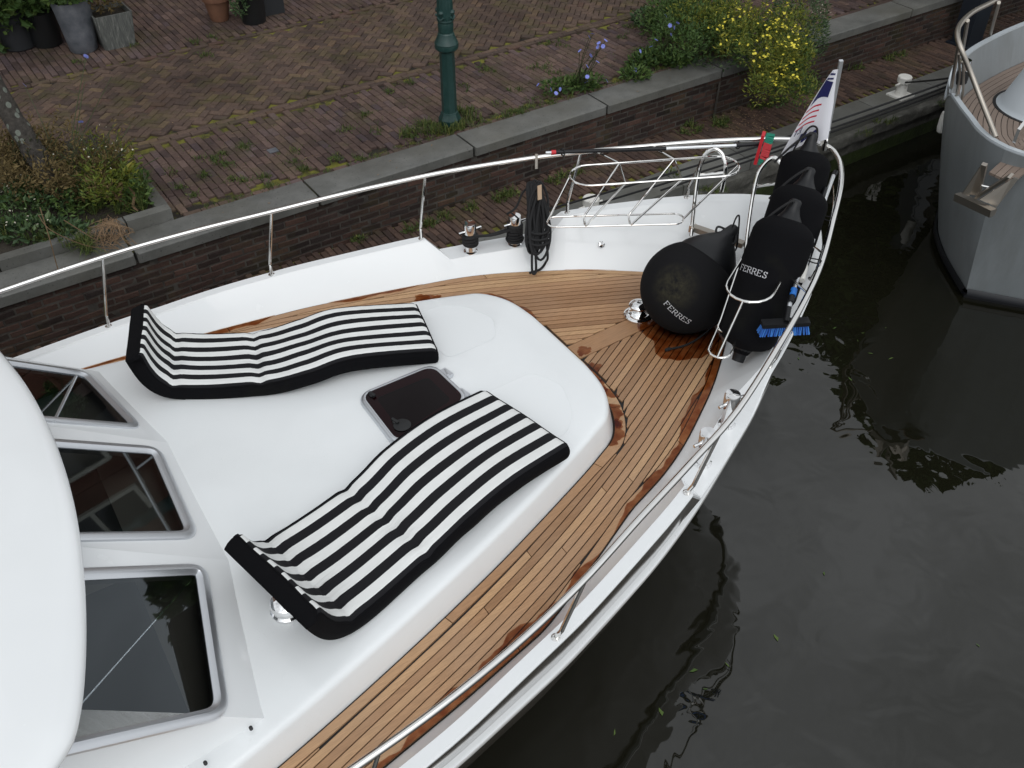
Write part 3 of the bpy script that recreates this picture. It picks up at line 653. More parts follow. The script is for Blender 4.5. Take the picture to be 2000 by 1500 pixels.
# --- soaked patches on the teak
def patch(pts, n=90, amp=0.018, seed=0, h=0.0035):
    r_ = random.Random(seed); P = cr([Vector((a, b, 0)) for a, b in pts], max(3, n // len(pts)), True); m = MB(); N = len(P); vs = []
    ph = [r_.uniform(0, 6.28) for _ in range(8)]
    for i, p in enumerate(P):
        d = sum(math.sin(i / N * 6.283 * f + ph[j]) / (1 + 0.6 * j) for j, f in enumerate((3, 5, 8, 13, 19))) * amp * 0.32 + r_.gauss(0, 0.0008)
        a = P[i - 1]; b = P[(i + 1) % N]; t = (b - a).normalized(); vs.append(B(p.x + t.y * d, p.y - t.x * d, h))
    return tag(flat(vs, 'water_patch', M_wet, deck), kind='stuff')
def edgepatch(sg, s0, s1, w0, seed):
    r_ = random.Random(seed); ss = [lerp(s0, s1, i / 80) for i in range(81)]; ph = [r_.uniform(0, 6) for _ in range(5)]; m = MB(); rows = []
    for s in ss:
        e = min(1.0, (s - s0) / 0.15, (s1 - s) / 0.15); w = w0 * (0.8 + 0.35 * math.sin(s * 4 + ph[0]) + 0.22 * math.sin(s * 11 + ph[1]) + 0.12 * math.sin(s * 27 + ph[2]) + 0.06 * math.sin(s * 61 + ph[3])) * max(0, e)
        rows.append([B(s, sg * (DX(s, sg) - 0.006), 0.0035), B(s, sg * (DX(s, sg) - 0.007 - max(0.004, w)), 0.0035)])
    m.grid(rows); tag(m.build('water_patch', M_wet, deck, None), kind='stuff')
edgepatch(-1, -1.15, 0.8, 0.085, 3); edgepatch(-1, -3.6, -1.3, 0.085, 5); edgepatch(1, -4.2, -2.0, 0.05, 6); edgepatch(1, -1.6, -0.9, 0.04, 8); edgepatch(1, 0.1, 0.42, 0.03, 9)
def roofband(sg, t0, t1, seed, full=1.0):
    r_ = random.Random(seed); ph = [r_.uniform(0, 6) for _ in range(5)]; rows = []
    ii = [i for i in range(len(RBs)) if t0 <= RBs[i].y <= t1 and RBs[i].x > -1.0]; n = len(ii); P_ = [RBs[i] for i in ii]; N_ = [RN[i] for i in ii]
    fine = 10
    for j in range(n - 1):
        for q in range(fine):
            f = q / fine; p = P_[j].lerp(P_[j + 1], f); nn = N_[j].lerp(N_[j + 1], f).normalized(); u = (j + f) / n; e = min(1.0, u / 0.08, (1 - u) / 0.12)
            w = full * mw(p) * max(0.05, e * (0.86 + 0.22 * math.sin(u * 13 + ph[0]) + 0.14 * math.sin(u * 31 + ph[1]) + 0.06 * math.sin(u * 77 + ph[2])))
            rows.append([B(p.x + nn.x * 0.005, sg * (p.y + nn.y * 0.005), 0.0042), B(p.x + nn.x * max(0.01, w), sg * (p.y + nn.y * max(0.01, w)), 0.0042)])
    m = MB(); m.grid(rows); tag(m.build('water_patch', M_wet, deck, None), kind='stuff')
roofband(1, 0.40, 0.93, 21, 1.15); roofband(-1, 0.10, 0.50, 22); roofband(-1, 0.55, 0.86, 23, 0.9)
patch([(-0.78, 0.93), (-0.60, 0.97), (-0.47, 0.80), (-0.40, 0.58), (-0.43, 0.42), (-0.49, 0.45), (-0.56, 0.66), (-0.70, 0.86)], 90, 0.03, 1)
patch([(-0.49, -0.12), (-0.40, -0.16), (-0.34, -0.22), (-0.41, -0.30), (-0.47, -0.36), (-0.51, -0.3)], 80, 0.03, 2)
patch([(-0.40, -0.02), (-0.34, 0.02), (-0.29, -0.02), (-0.33, -0.07), (-0.39, -0.06)], 70, 0.02, 3)
patch([(-0.49, -0.40), (-0.44, -0.44), (-0.43, -0.54), (-0.48, -0.52)], 60, 0.012, 4); patch([(-0.62, -0.78), (-0.56, -0.76), (-0.57, -0.70), (-0.61, -0.72)], 60, 0.012, 14)
patch([(0.15, -0.02), (0.10, -0.20), (0.05, -0.38), (0.16, -0.50), (0.34, -0.56), (0.55, -0.47), (0.7, -0.3), (0.6, -0.05), (0.4, 0.1)], 120, 0.035, 7)
patch([(-1.02, 1.24), (-0.93, 1.2), (-0.86, 1.13), (-0.94, 1.12), (-1.04, 1.17)], 60, 0.02, 11); patch([(-0.95, 1.04), (-0.85, 1.06), (-0.79, 1.0), (-0.88, 0.98)], 60, 0.02, 12)
# --- coachroof
NRM = RN
full = [(p, n) for p, n in zip(RBs, NRM)]
full = [(Vector((p.x, -p.y)), Vector((n.x, -n.y))) for p, n in reversed(full[1:])] + full
rows = []
for d, h in ((0, -0.01), (0.002, 0.0), (0.018, 0.07), (0.034, 0.142), (0.0365, 0.153), (0.041, 0.166), (0.049, 0.177), (0.059, 0.184), (0.07, 0.188), (0.082, 0.1905), (0.10, 0.193), (0.15, 0.198), (0.19, 0.202)):
    rows.append([B(p.x - n.x * d, p.y - n.y * d, h) for p, n in full])
for f in (0.06, 0.15, 0.4, 0.7, 1.0):
    rw = []
    for p, n in full:
        q = Vector((p.x - n.x * 0.19, p.y - n.y * 0.19)); sp = Vector((min(q.x, -1.0), 0)); u = q.lerp(sp, f); rw.append(B(u.x, u.y, 0.202 + 0.028 * (1 - (1 - f) ** 2)))
    rows.append(rw)
m = MB(); m.grid(rows); roof = m.build('coachroof', M_roof, yacht, 50)
def rooftop(t, s=-2.0):
    w = (roof_t(min(s, -0.8)) or 1) - 0.19; f = max(0.0, 1 - abs(t) / w); return 0.202 + 0.028 * (1 - (1 - min(1, f)) ** 2)
for sg in (1, -1):   # non-slip panels
    for poly in ([(-0.92, 0.22), (-0.82, 0.42), (-0.90, 0.66), (-1.02, 0.78), (-1.30, 0.80), (-1.30, 0.22)],):
        c = Vector((sum(a for a, b in poly) / len(poly), sum(b for a, b in poly) / len(poly), 0))
        P = []
        for i, (a, b) in enumerate(poly):
            p = Vector((a, b, 0)); q = Vector((*poly[i - 1], 0)); r_ = Vector((*poly[(i + 1) % len(poly)], 0)); u = (q - p).normalized() * 0.06; v = (r_ - p).normalized() * 0.06
            for k in range(6): t = k / 5; P.append((p + u) * (1 - t) ** 2 + p * 2 * t * (1 - t) + (p + v) * t * t)
        m = MB(); top = [B(p.x, sg * p.y, rooftop(p.y, p.x) + 0.0012) for p in P]; cc = B(c.x, sg * c.y, rooftop(c.y, c.x) + 0.0022); k = len(P)
        m.add(top + [cc], [(i, (i + 1) % k, k) for i in range(k)]); m.build('nonslip_panel', M_pad, roof, 60)
# --- wheelhouse front
def inplane(px, py, A, n):
    r = ray(px, py); c = Vector((0, 0, CAMZ)); return c + r * ((A - c).dot(n) / r.dot(n))
def roundpoly(P, r, n=6):
    out = []
    for i, p in enumerate(P):
        a = P[i - 1]; b = P[(i + 1) % len(P)]; rr = min(r, (a - p).length * 0.45, (b - p).length * 0.45); u = (a - p).normalized() * rr; v = (b - p).normalized() * rr
        for k in range(n + 1): t = k / n; out.append((p + u) * (1 - t) ** 2 + p * 2 * t * (1 - t) + (p + v) * t * t)
    return out
house_ = yacht
hz0, hz1 = 0.185, 0.98
FB = {1: [B(-3.07, 0.545, hz0), B(-3.285, 1.52, hz0), B(-4.20, 1.38, hz1), B(-4.02, 0.51, hz1)],
      0: [B(-3.07, -0.545, hz0), B(-3.07, 0.545, hz0), B(-4.02, 0.51, hz1), B(-4.02, -0.51, hz1)],
      -1: [B(-3.285, -1.52, hz0), B(-3.07, -0.545, hz0), B(-4.02, -0.51, hz1), B(-4.20, -1.38, hz1)]}
WPX = {0: [(310, 876), (388, 1052), (100, 1058), (35, 856)],
       1: [(172, 729), (279, 839), (20, 818), (-70, 694)],
       -1: [(400, 1104), (446, 1400), (55, 1492), (60, 1118)]}
def child(m, name, mt, parent, ang=35):
    o = m.build(name, mt, None, ang); o.parent = parent; o.matrix_parent_inverse = Matrix.Identity(4)
    if parent is house_: o.matrix_parent_inverse = Matrix.Translation(-(house_.location))
    return o
import bmesh
for k in (1, 0, -1):
    F = FB[k]; n = (F[1] - F[0]).cross(F[3] - F[0]).normalized()
    if n.z < 0: n = -n
    wp = [inplane(px, py, F[0], n) for px, py in WPX[k]]
    outer = roundpoly(wp, 0.11); cen = sum(wp, Vector()) / 4
    def inset(P, d):
        o = []
        for i, p in enumerate(P):
            a = P[i - 1]; b = P[(i + 1) % len(P)]; t = (b - a).normalized(); q = n.cross(t).normalized()
            if q.dot(cen - p) < 0: q = -q
            o.append(p + q * d)
        return o
    hole = inset(outer, 0.03)
    bm = bmesh.new()
    fo = [p + n * n.dot(F[0] - p) for p in F]
    v1 = [bm.verts.new(p) for p in fo]; v2 = [bm.verts.new(p) for p in hole]
    ed = [bm.edges.new((v1[i], v1[(i + 1) % 4])) for i in range(4)] + [bm.edges.new((v2[i], v2[(i + 1) % len(v2)])) for i in range(len(v2))]
    bmesh.ops.triangle_fill(bm, use_beauty=True, use_dissolve=False, edges=ed, normal=n)
    me = bpy.data.meshes.new('wall_panel'); bm.to_mesh(me); bm.free(); me.materials.append(M_white)
    o = bpy.data.objects.new('wall_panel', me); COL.objects.link(o); o.parent = house_; o.matrix_parent_inverse = Matrix.Translation(-house_.location)
    m = MB(); prof = [(-0.008, 0.0), (-0.006, 0.012), (0.006, 0.02), (0.034, 0.02), (0.042, 0.012), (0.062, 0.004), (0.064, -0.03)]
    rings = [[p + n * h for p in inset(outer, d)] for d, h in prof]
    m.grid(rings, closed=True); wf = child(m, 'window_frame', M_alu, house_, 40)
    flat(inset(outer, 0.060), 'pane', M_glass, wf)
    if k == 1:
        a = inplane(148, 736, F[0], n); b = inplane(104, 826, F[0], n); m = MB(); m.tube([a + n * 0.006, b + n * 0.006], 0.010, 6); child(m, 'glazing_bar', M_alu, wf)
# side walls, corner fillets
for sg in (1, -1):
    m = MB(); a = [B(-3.285, sg * 1.52, hz0), B(-7, sg * 1.78, hz0), B(-7, sg * 1.5, hz1), B(-4.20, sg * 1.38, hz1)]
    m.add(a, [(0, 1, 2, 3)]); child(m, 'side_wall', M_white, house_)
for (p, q) in ((B(-3.075, 0.545, hz0), B(-4.02, 0.51, hz1)), (B(-3.075, -0.545, hz0), B(-4.02, -0.51, hz1)), (B(-3.29, 1.515, hz0), B(-4.2, 1.38, hz1)), (B(-3.29, -1.515, hz0), B(-4.2, -1.38, hz1))):
    pass
for px, py in ((490, 1422), (401, 1490)):
    m = MB(); p = inplane(px, py, FB[-1][0], Vector((0, 0, 1))); m.lathe([(0.009, -0.01), (0.009, 0.008), (0.004, 0.012)], BP(px, py, 0.225), BUP, 8); child(m, 'screw_cap', M_int, house_)
# interior: dark lining, dashboard, wooden slats, blinds
for sg in (1, -1):
    m = MB(); m.add([B(-3.36, sg * 1.46, 0.15), B(-7, sg * 1.7, 0.15), B(-7, sg * 1.42, 0.95), B(-4.24, sg * 1.31, 0.95)], [(0, 1, 2, 3)]); child(m, 'cabin_lining', M_int, house_)
m = MB(); m.add([B(-3.1, -1.5, 0.12), B(-3.1, 1.5, 0.12), B(-7, 1.6, 0.12), B(-7, -1.6, 0.12)], [(0, 1, 2, 3)]); child(m, 'cabin_floor', M_int, house_)
m = MB(); m.add([B(-4.7, -1.5, -0.2), B(-4.7, 1.5, -0.2), B(-4.7, 1.5, 1.0), B(-4.7, -1.5, 1.0)], [(0, 1, 2, 3)]); child(m, 'cabin_bulkhead', M_int, house_)
for y0, y1 in ((-1.45, -0.75), (-0.35, 0.5)):
    m = MB(); m.box(B(-3.58, (y0 + y1) / 2, 0.16), BD * 0.12, BN * (y1 - y0) / 2, UP * 0.02); child(m, 'dashboard', M_intwood, house_)
    for i in range(8):
        y = y0 + (y1 - y0) * (i + 0.5) / 8; m = MB(); m.box(B(-3.58, y, 0.188), BD * 0.11, BN * 0.018, UP * 0.006); child(m, 'dashboard_slat', M_int, house_)
m = MB(); m.box(B(-3.85, -0.98, 0.42), BD * 0.26, BN * 0.45, UP * 0.02); child(m, 'chart_table', M_intgrey, house_)
m = MB(); m.box(B(-3.75, 0.1, 0.36), BD * 0.2, BN * 0.3, UP * 0.03); child(m, 'console', M_intgrey, house_)
# wheelhouse top
HT = [(-3.68, 0), (-3.69, 0.3), (-3.72, 0.62), (-3.78, 0.98), (-3.86, 1.32), (-3.945, 1.58), (-4.03, 1.72), (-4.2, 1.82), (-4.6, 1.87), (-7.5, 1.95)]
hp = [Vector((p.x, p.y)) for p in cr([Vector((a, b, 0)) for a, b in HT], 6)]
hn = []
for i, p in enumerate(hp):
    a = hp[max(0, i - 1)]; b = hp[min(len(hp) - 1, i + 1)]; n = Vector((b.y - a.y, -(b.x - a.x))).normalized(); hn.append(Vector((1, 0)) if i == 0 else n)
ff = [(Vector((p.x, -p.y)), Vector((n.x, -n.y))) for p, n in reversed(list(zip(hp, hn))[1:])] + list(zip(hp, hn))
rows = [[B(p.x - n.x * d, p.y - n.y * d, h) for p, n in ff] for d, h in ((0.4, 0.955), (0.03, 0.955), (0.006, 0.965), (0.0, 0.985), (0.01, 1.005), (0.035, 1.022), (0.09, 1.034), (0.2, 1.046))]
for f in (0.3, 0.7, 1.0):
    rows.append([B(lerp(p.x - n.x * 0.2, min(p.x - 0.2, -4.3), f), lerp(p.y - n.y * 0.2, 0, f), 1.046 + 0.05 * f) for p, n in ff])
m = MB(); m.grid(rows); child(m, 'wheelhouse_roof', M_white, house_, 60)
# --- hatch
HCx, HCy = -1.735, -0.105
hpix = [BP(699, 770, 0.27), BP(846, 709, 0.27), BP(917, 776, 0.27), BP(775, 868, 0.27)]
hl = [Vector(ST(p)) for p in hpix]; hl = [Vector((a.x, a.y, 0)) for a in hl]
ho = roundpoly(hl, 0.09); hc = sum(hl, Vector()) / 4
def scl(P, d): return [p + (hc - p).normalized() * d for p in P]
zt = rooftop(0.1, -1.7)
hatch = None
m = MB(); m.grid([[B(p.x, p.y, zt + h) for p in scl(ho, d)] for d, h in ((-0.015, -0.005), (-0.012, 0.02), (0.0, 0.038), (0.012, 0.042), (0.022, 0.04), (0.025, 0.02))], closed=True)
hatch = m.build('deck_hatch', M_alu, yacht, 45)
P = scl(ho, 0.02); flat([B(p.x, p.y, zt + 0.036) for p in P], 'hatch_glass', M_hatchglass, hatch)
m = MB(); P0, P1 = scl(ho, 0.025), scl(ho, 0.10); m.grid([[B(p.x, p.y, zt + 0.022) for p in P0], [B(p.x, p.y, zt + 0.02) for p in P1]], closed=True); m.build('hatch_lining', M_burg, hatch)
m = MB(); P = scl(ho, 0.09); m.add([B(p.x, p.y, zt + 0.010) for p in P], [tuple(range(len(P)))]); m.build('hatch_well', M_int, hatch)
def on(px, py, h): s, t, _ = ST(BP(px, py, h)); return s, t
for px, py in ((727, 774), (772, 826)):
    s, t = on(px, py, zt + 0.03); m = MB(); m.box(B(s, t, zt + 0.047), (BD * 0.25 - BN * 0.97) * 0.028, (BD * 0.97 + BN * 0.25) * 0.009, UP * 0.007); m.lathe([(0.018, 0.036), (0.018, 0.045), (0.008, 0.05)], B(s, t, zt), UP, 12); m.build('hatch_latch', M_pot, hatch)
for px, py in ((872, 729), (905, 769)):
    s, t = on(px, py, zt + 0.02); m = MB(); m.box(B(s, t, zt + 0.018), (BD * 0.2 - BN * 0.98) * 0.042, (BD * 0.98 + BN * 0.2) * 0.024, UP * 0.013); m.tube([B(s + 0.006, t + 0.03, zt + 0.026), B(s - 0.006, t - 0.03, zt + 0.026)], 0.009, 8); m.build('hatch_hinge', M_alu, hatch)
s, t = on(780, 832, zt + 0.03); m = MB(); m.lathe([(0.055, 0.0365), (0.055, 0.040), (0.05, 0.0415)], B(s + 0.015, t - 0.01, zt), UP, 20); m.build('vent_cover', M_pot, hatch)
# chrome mushroom vent
s, t = on(560, 1182, 0.25); m = MB(); zt2 = rooftop(t, s)
m.lathe([(0.09, 0), (0.09, 0.012), (0.078, 0.02), (0.075, 0.05), (0.086, 0.055), (0.08, 0.075), (0.05, 0.095), (0.0, 0.1)], B(s, t, zt2), UP, 24); m.build('mushroom_vent', M_chrome, yacht)
# windlass capstan
m = MB(); c = B(*on(1246, 616, 0.0), 0.0)
m.lathe([(0.105, 0), (0.105, 0.012), (0.09, 0.022), (0.07, 0.024), (0.058, 0.035), (0.05, 0.055), (0.056, 0.075), (0.072, 0.085), (0.074, 0.097), (0.066, 0.108), (0.045, 0.118), (0.02, 0.121), (0.018, 0.114), (0, 0.114)], c, UP, 32); m.build('windlass', M_chrome, yacht)
# bollards in the bulwark pockets
def bollard(s, t, h, name='bollard'):
    m = MB(); c = B(s, t, h)
    m.lathe([(0.055, -0.02), (0.055, 0.006), (0.042, 0.012), (0.042, 0.13), (0.048, 0.14), (0.05, 0.2), (0.05, 0.245), (0.046, 0.256), (0, 0.258)], c, UP, 28); o = m.build(name, M_chrome, yacht)
    m = MB(); q = BD * 0.10; m.tube([c - q + UP * 0.19, c + q + UP * 0.19], 0.0105, 10); m.build('cross_pin', M_chrome, o); return c
PB = []
for s in (-0.44, -0.12):
    for sg in (1, -1):
        tt = lerp(TO(s) - 0.075, DE(sdeck(s)), 0.25) + 0.015
        PB.append((sg, bollard(s, sg * tt, HC(s) - 0.15)))
# oval fairleads / scupper plates
for sg in (1, -1):
    s = 0.62; k = 0.6; sd = sdeck(s); c = B(lerp(s, sd, k), sg * (lerp(TO(s) - 0.075, DE(sd), k) - 0.012), HC(s) * 0.42)
    m = MB(); nn = (B(sd, sg * DE(sd), 0) - B(s, sg * (TO(s)), HC(s))).cross(BD).normalized(); nn = nn if nn.dot(BN) * sg < 0 else -nn
    m.lathe([(0.028, 0), (0.026, 0.008), (0.012, 0.012), (0.010, 0.04), (0, 0.042)], c, nn, 16); m.build('fender_eye', M_chrome, yacht)
# --- bow rail
RT = [(-7, 2.22, 0.55), (-4, 2.22, 0.6), (-3, 2.19, 0.62), (-2.37, 2.115, 0.63), (-1.84, 2.0, 0.645), (-1.36, 1.86, 0.68), (-0.95, 1.74, 0.70), (-0.48, 1.59, 0.72), (0.11, 1.32, 0.755), (0.5, 1.12, 0.77), (0.82, 0.93, 0.785), (1.18, 0.67, 0.82), (1.5, 0.43, 0.84), (1.70, 0.24, 0.855)]
half = [Vector(p) for p in RT]
railst = cr(half + [Vector((1.80, 0.09, 0.86)), Vector((1.825, 0, 0.86))] , 6); railst = railst + [Vector((p.x, -p.y, p.z)) for p in reversed(railst[:-1])]
m = MB(); m.tube([B(*p) for p in railst], 0.0185, 12); m.build('hand_rail', M_steel, yacht)
rp = railst[:len(railst) // 2 + 1]; rs_ = [p.x for p in rp]
def RAIL(s, sg=1): return B(s, sg * float(np.interp(s, rs_, [p.y for p in rp])), float(np.interp(s, rs_, [p.z for p in rp])))
for sg in (1, -1):
    for sf, dt in ((-5.3, 0.12), (-4.2, 0.12), (-3.1, 0.12), (-1.89, 0.11), (-0.76, 0.1), (0.30, 0.13), (1.12, 0.14)):
        f = B(sf, sg * (TO(sf) - 0.04), HC(sf) - 0.004); top = RAIL(sf + dt, sg); knee = f + UP * 0.075 + BN * sg * 0.0
        knee = f.lerp(Vector((top.x, top.y, f.z + 0.09)), 0.12) + UP * 0.075 + BN * sg * 0.02
        m = MB(); m.tube(cr([f, f.lerp(knee, 0.7), knee, knee.lerp(top, 0.2), top], 5), 0.0125, 10); m.lathe([(0.026, 0), (0.024, 0.006), (0.014, 0.01)], f, UP, 16); m.build('stanchion', M_steel, yacht)
# inner wire along the starboard bow rail
m = MB(); m.tube([RAIL(s, -1) - UP * 0.17 + BN * 0.02 for s in [0.2 + 0.1 * i for i in range(16)]], 0.005, 6); m.build('guard_wire', M_steel, yacht)
# --- fender baskets
def stadium(p0, p1, w, up, n=10):  # ring in the plane of (p1-p0) and w
    d = (p1 - p0).normalized(); r = w.length; q = w.normalized()
    a = arc(p1 - d * r, d, q, r, -math.pi / 2, math.pi / 2, n); b = arc(p0 + d * r, d, q, r, math.pi / 2, 1.5 * math.pi, n); return a + b
def basket(sg):
    mir = lambda p: p if sg > 0 else B(ST(p)[0], -ST(p)[1], ST(p)[2])
    hu, hl = 0.76, 0.42
    U0, U1 = BP(1113, 345, hu), BP(1443, 322, hu); L0, L1 = BP(1068, 434, hl), BP(1335, 427, hl)
    wu = (BP(1270, 351, hu) - BP(1255, 312, hu)) * 0.5; wl = (BP(1205, 442, hl) - BP(1200, 422, hl)) * 0.5
    def orth(w, a, b): d = (b - a).normalized(); return w - d * w.dot(d)
    wu, wl = orth(wu, U0, U1), orth(wl, L0, L1)
    m = MB(); m.tube([mir(p) for p in stadium(U0, U1, wu, UP)], 0.0085, 8, closed=True); m.build('fender_basket', M_steel, yacht)
    m = MB(); m.tube([mir(p) for p in stadium(L0, L1, wl, UP)], 0.0075, 8, closed=True); m.build('fender_basket_ring', M_steel, yacht)
    for f in (0.31, 0.64):
        a = U0.lerp(U1, f); b = L0.lerp(L1, f - 0.03)
        pts = [a - wu, (a - wu).lerp(b - wl, 0.8), b - wl * 0.95, b - UP * 0.025, b + wl * 0.95, (a + wu).lerp(b + wl, 0.8), a + wu]
        m = MB(); m.tube([mir(p) for p in cr(pts, 6)], 0.008, 8); m.build('fender_basket_hoop', M_steel, yacht)
        m = MB(); m.tube([mir(a - wu), mir(a + wu)], 0.006, 6); s = ST(a)[0]; m.tube([mir(a - wu), RAIL(s + 0.02, sg)], 0.007, 6); m.build('fender_basket_brace', M_steel, yacht)
    for a, b in ((U0, L0), (U1, L1)):
        m = MB(); m.tube([mir(p) for p in cr([a, a.lerp(b, 0.4), a.lerp(b, 0.8), b], 6)], 0.008, 8); m.build('fender_basket_hoop', M_steel, yacht)
basket(1); basket(-1)
# --- two bow hoops with a step between
def hoop(pxs, name='boarding_hoop'):
    pts = cr([BP(*p) for p in pxs], 7); m = MB(); m.tube(pts, 0.0155, 10); return m.build(name, M_steel, yacht)
hA = [(1350, 462, 0.27), (1356, 400, 0.42), (1363, 345, 0.60), (1374, 306, 0.76), (1394, 291, 0.83), (1410, 301, 0.80), (1417, 325, 0.72), (1414, 350, 0.62), (1409, 374, 0.52)]
o = hoop(hA); m = MB(); m.tube([BP(1364, 342, 0.61), BP(1414, 337, 0.66)], 0.011, 8); m.build('hoop_bar', M_steel, o)
hB = [(1455, 500, 0.25), (1462, 440, 0.38), (1472, 375, 0.56), (1484, 332, 0.71), (1508, 308, 0.80), (1526, 320, 0.78), (1531, 345, 0.70), (1527, 375, 0.60)]
o = hoop(hB); m = MB(); m.tube([BP(1476, 364, 0.58), BP(1528, 357, 0.66)], 0.011, 8); m.build('hoop_bar', M_steel, o)
a, b = BP(1352, 444, 0.30), BP(1452, 478, 0.30); d = (b - a).normalized(); m = MB(); m.box((a + b) / 2, (b - a) / 2, UP.cross(d) * 0.028, UP * 0.02); m.build('bow_step', M_dullsteel, yacht)
m = MB(); m.box(a, d * 0.012, UP.cross(d) * 0.034, UP * 0.028); m.build('step_bracket', M_steel, yacht)

# ================================================================== SUN LOUNGER CUSHIONS
def cushion(stns, label, seed):
    """stns: (left st, right st, height) along the mattress from head top to foot"""
    r_ = random.Random(seed); Lp = cr([Vector((*a, h)) for a, b, h in stns], 20); Rp = cr([Vector((*b, h)) for a, b, h in stns], 20)
    N = len(Lp); NV = 36; TH = 0.115
    P = [[None] * (NV + 1) for _ in range(N)]; up = []
    cen = [(l + r) / 2 for l, r in zip(Lp, Rp)]
    for i in range(N):
        a = cen[max(0, i - 1)]; b = cen[min(N - 1, i + 1)]; t = (b - a).normalized(); w = (Rp[i] - Lp[i]).normalized(); n = t.cross(w); n = n if n.z > 0 else -n
        up.append((n, w, t))
    seams = [20, 40]
    vs, uvs = [], []
    top, bot = [], []
    for i in range(N):
        n, w, t = up[i]; rowt, rowb = [], []
        for k in range(NV + 1):
            f = k / NV; p = Lp[i].lerp(Rp[i], f)
            edge = min(f, 1 - f) * (Rp[i] - Lp[i]).length; rnd = max(0.0, 1 - edge / 0.03); dz = -0.02 * rnd ** 2
            e2 = min(i, N - 1 - i) / N * 2.0; rn2 = max(0.0, 1 - e2 / 0.05); dz -= 0.02 * rn2 ** 2
            sd = min(abs(i - q) for q in seams); puff = 0.018 * (1 - math.exp(-(sd / 1.5) ** 2)); dz += puff - 0.015
            if sd < 9: dz += (0.0045 * math.sin(f * 46 + seed) + 0.004 * math.sin(f * 83 + seed * 2 + i * 0.4)) * math.exp(-(sd / 3.5) ** 2)
            dz += 0.003 * math.sin(f * 9 + i * 0.13 + seed) + r_.gauss(0, 0.0004)
            rowt.append(p + n * dz); rowb.append(p - n * TH)
        top.append(rowt); bot.append(rowb)
    c0 = cen[N // 2]; root = thing('sun_lounger_cushion', B(c0.x, c0.y, 0.23), label, 'cushion', 'striped loungers on the coachroof')
    m = MB(); m.grid([[B(*p) for p in rw] for rw in top]); me = m.mesh('striped_cover', M_stripe, 60)
    uvl = me.uv_layers.new(name='UVMap')
    nv = NV + 1
    for poly in me.polygons:
        for li in poly.loop_indices:
            vi = me.loops[li].vertex_index; uvl.data[li].uv = ((vi // nv) / N, (vi % nv) / NV)
    o = bpy.data.objects.new('striped_cover', me); COL.objects.link(o); hang(o, root)
    ring_t = [top[i][0] for i in range(N)] + [top[N - 1][k] for k in range(1, NV + 1)] + [top[i][NV] for i in range(N - 2, -1, -1)] + [top[0][k] for k in range(NV - 1, 0, -1)]
    ring_b = [bot[i][0] for i in range(N)] + [bot[N - 1][k] for k in range(1, NV + 1)] + [bot[i][NV] for i in range(N - 2, -1, -1)] + [bot[0][k] for k in range(NV - 1, 0, -1)]
    ctr = sum(ring_t, Vector()) / len(ring_t)
    def outw(i, d):
        q = ring_t[i]; o_ = Vector((q.x - ctr.x, q.y - ctr.y, 0))
        j = len(ring_t); tg = ring_t[(i + 1) % j] - ring_t[i - 1]; nn = Vector((tg.y, -tg.x, 0))
        if nn.length < 1e-6: return Vector()
        nn.normalize(); nn = nn if nn.dot(o_) > 0 else -nn; return nn * d
    rws = []
    for f, d in ((0.0, 0.0), (0.06, 0.006), (0.3, 0.012), (0.6, 0.013), (0.9, 0.007), (1.0, -0.006)):
        rws.append([B(*(a.lerp(b, f) + outw(i, d + (0.002 * math.sin(i * 0.35 + seed) if 0 < f < 1 else 0)))) for i, (a, b) in enumerate(zip(ring_t, ring_b))])
    m = MB(); m.grid(rws, closed=True); m.build('side_band', M_black, root, 70)
    m = MB(); m.grid([[B(*p) for p in rw] for rw in bot]); m.build('underside', M_black, root, 60)
    for rg in (ring_t,):
        m = MB(); m.tube([B(*(p + Vector((0, 0, 0.001)))) for p in rg], 0.0055, 6, closed=True); m.build('piping', M_black, root)
    return root
def S(px, py, h): return ST(BP(px, py, h))[:2]
def st_(l, r, h): return (S(*l, h), S(*r, h), h)
cushion([st_((466, 1038), (628, 1190), 0.63), st_((520, 1048), (690, 1205), 0.345), st_((672, 950), (838, 1080), 0.345), st_((750, 874), (920, 1005), 0.405), st_((840, 811), (1010, 931), 0.395), st_((946, 757), (1112, 866), 0.345)],
        'black and white striped lounger cushion overlapping the dark hatch', 3)
cushion([st_((276, 690), (286, 590), 0.63), st_((338, 752), (345, 645), 0.345), st_((508, 748), (492, 645), 0.345), st_((600, 726), (580, 623), 0.39), st_((690, 698), (660, 599), 0.405), st_((855, 682), (812, 588), 0.345)],
        'black and white striped lounger cushion on the quay side of the hatch', 9)

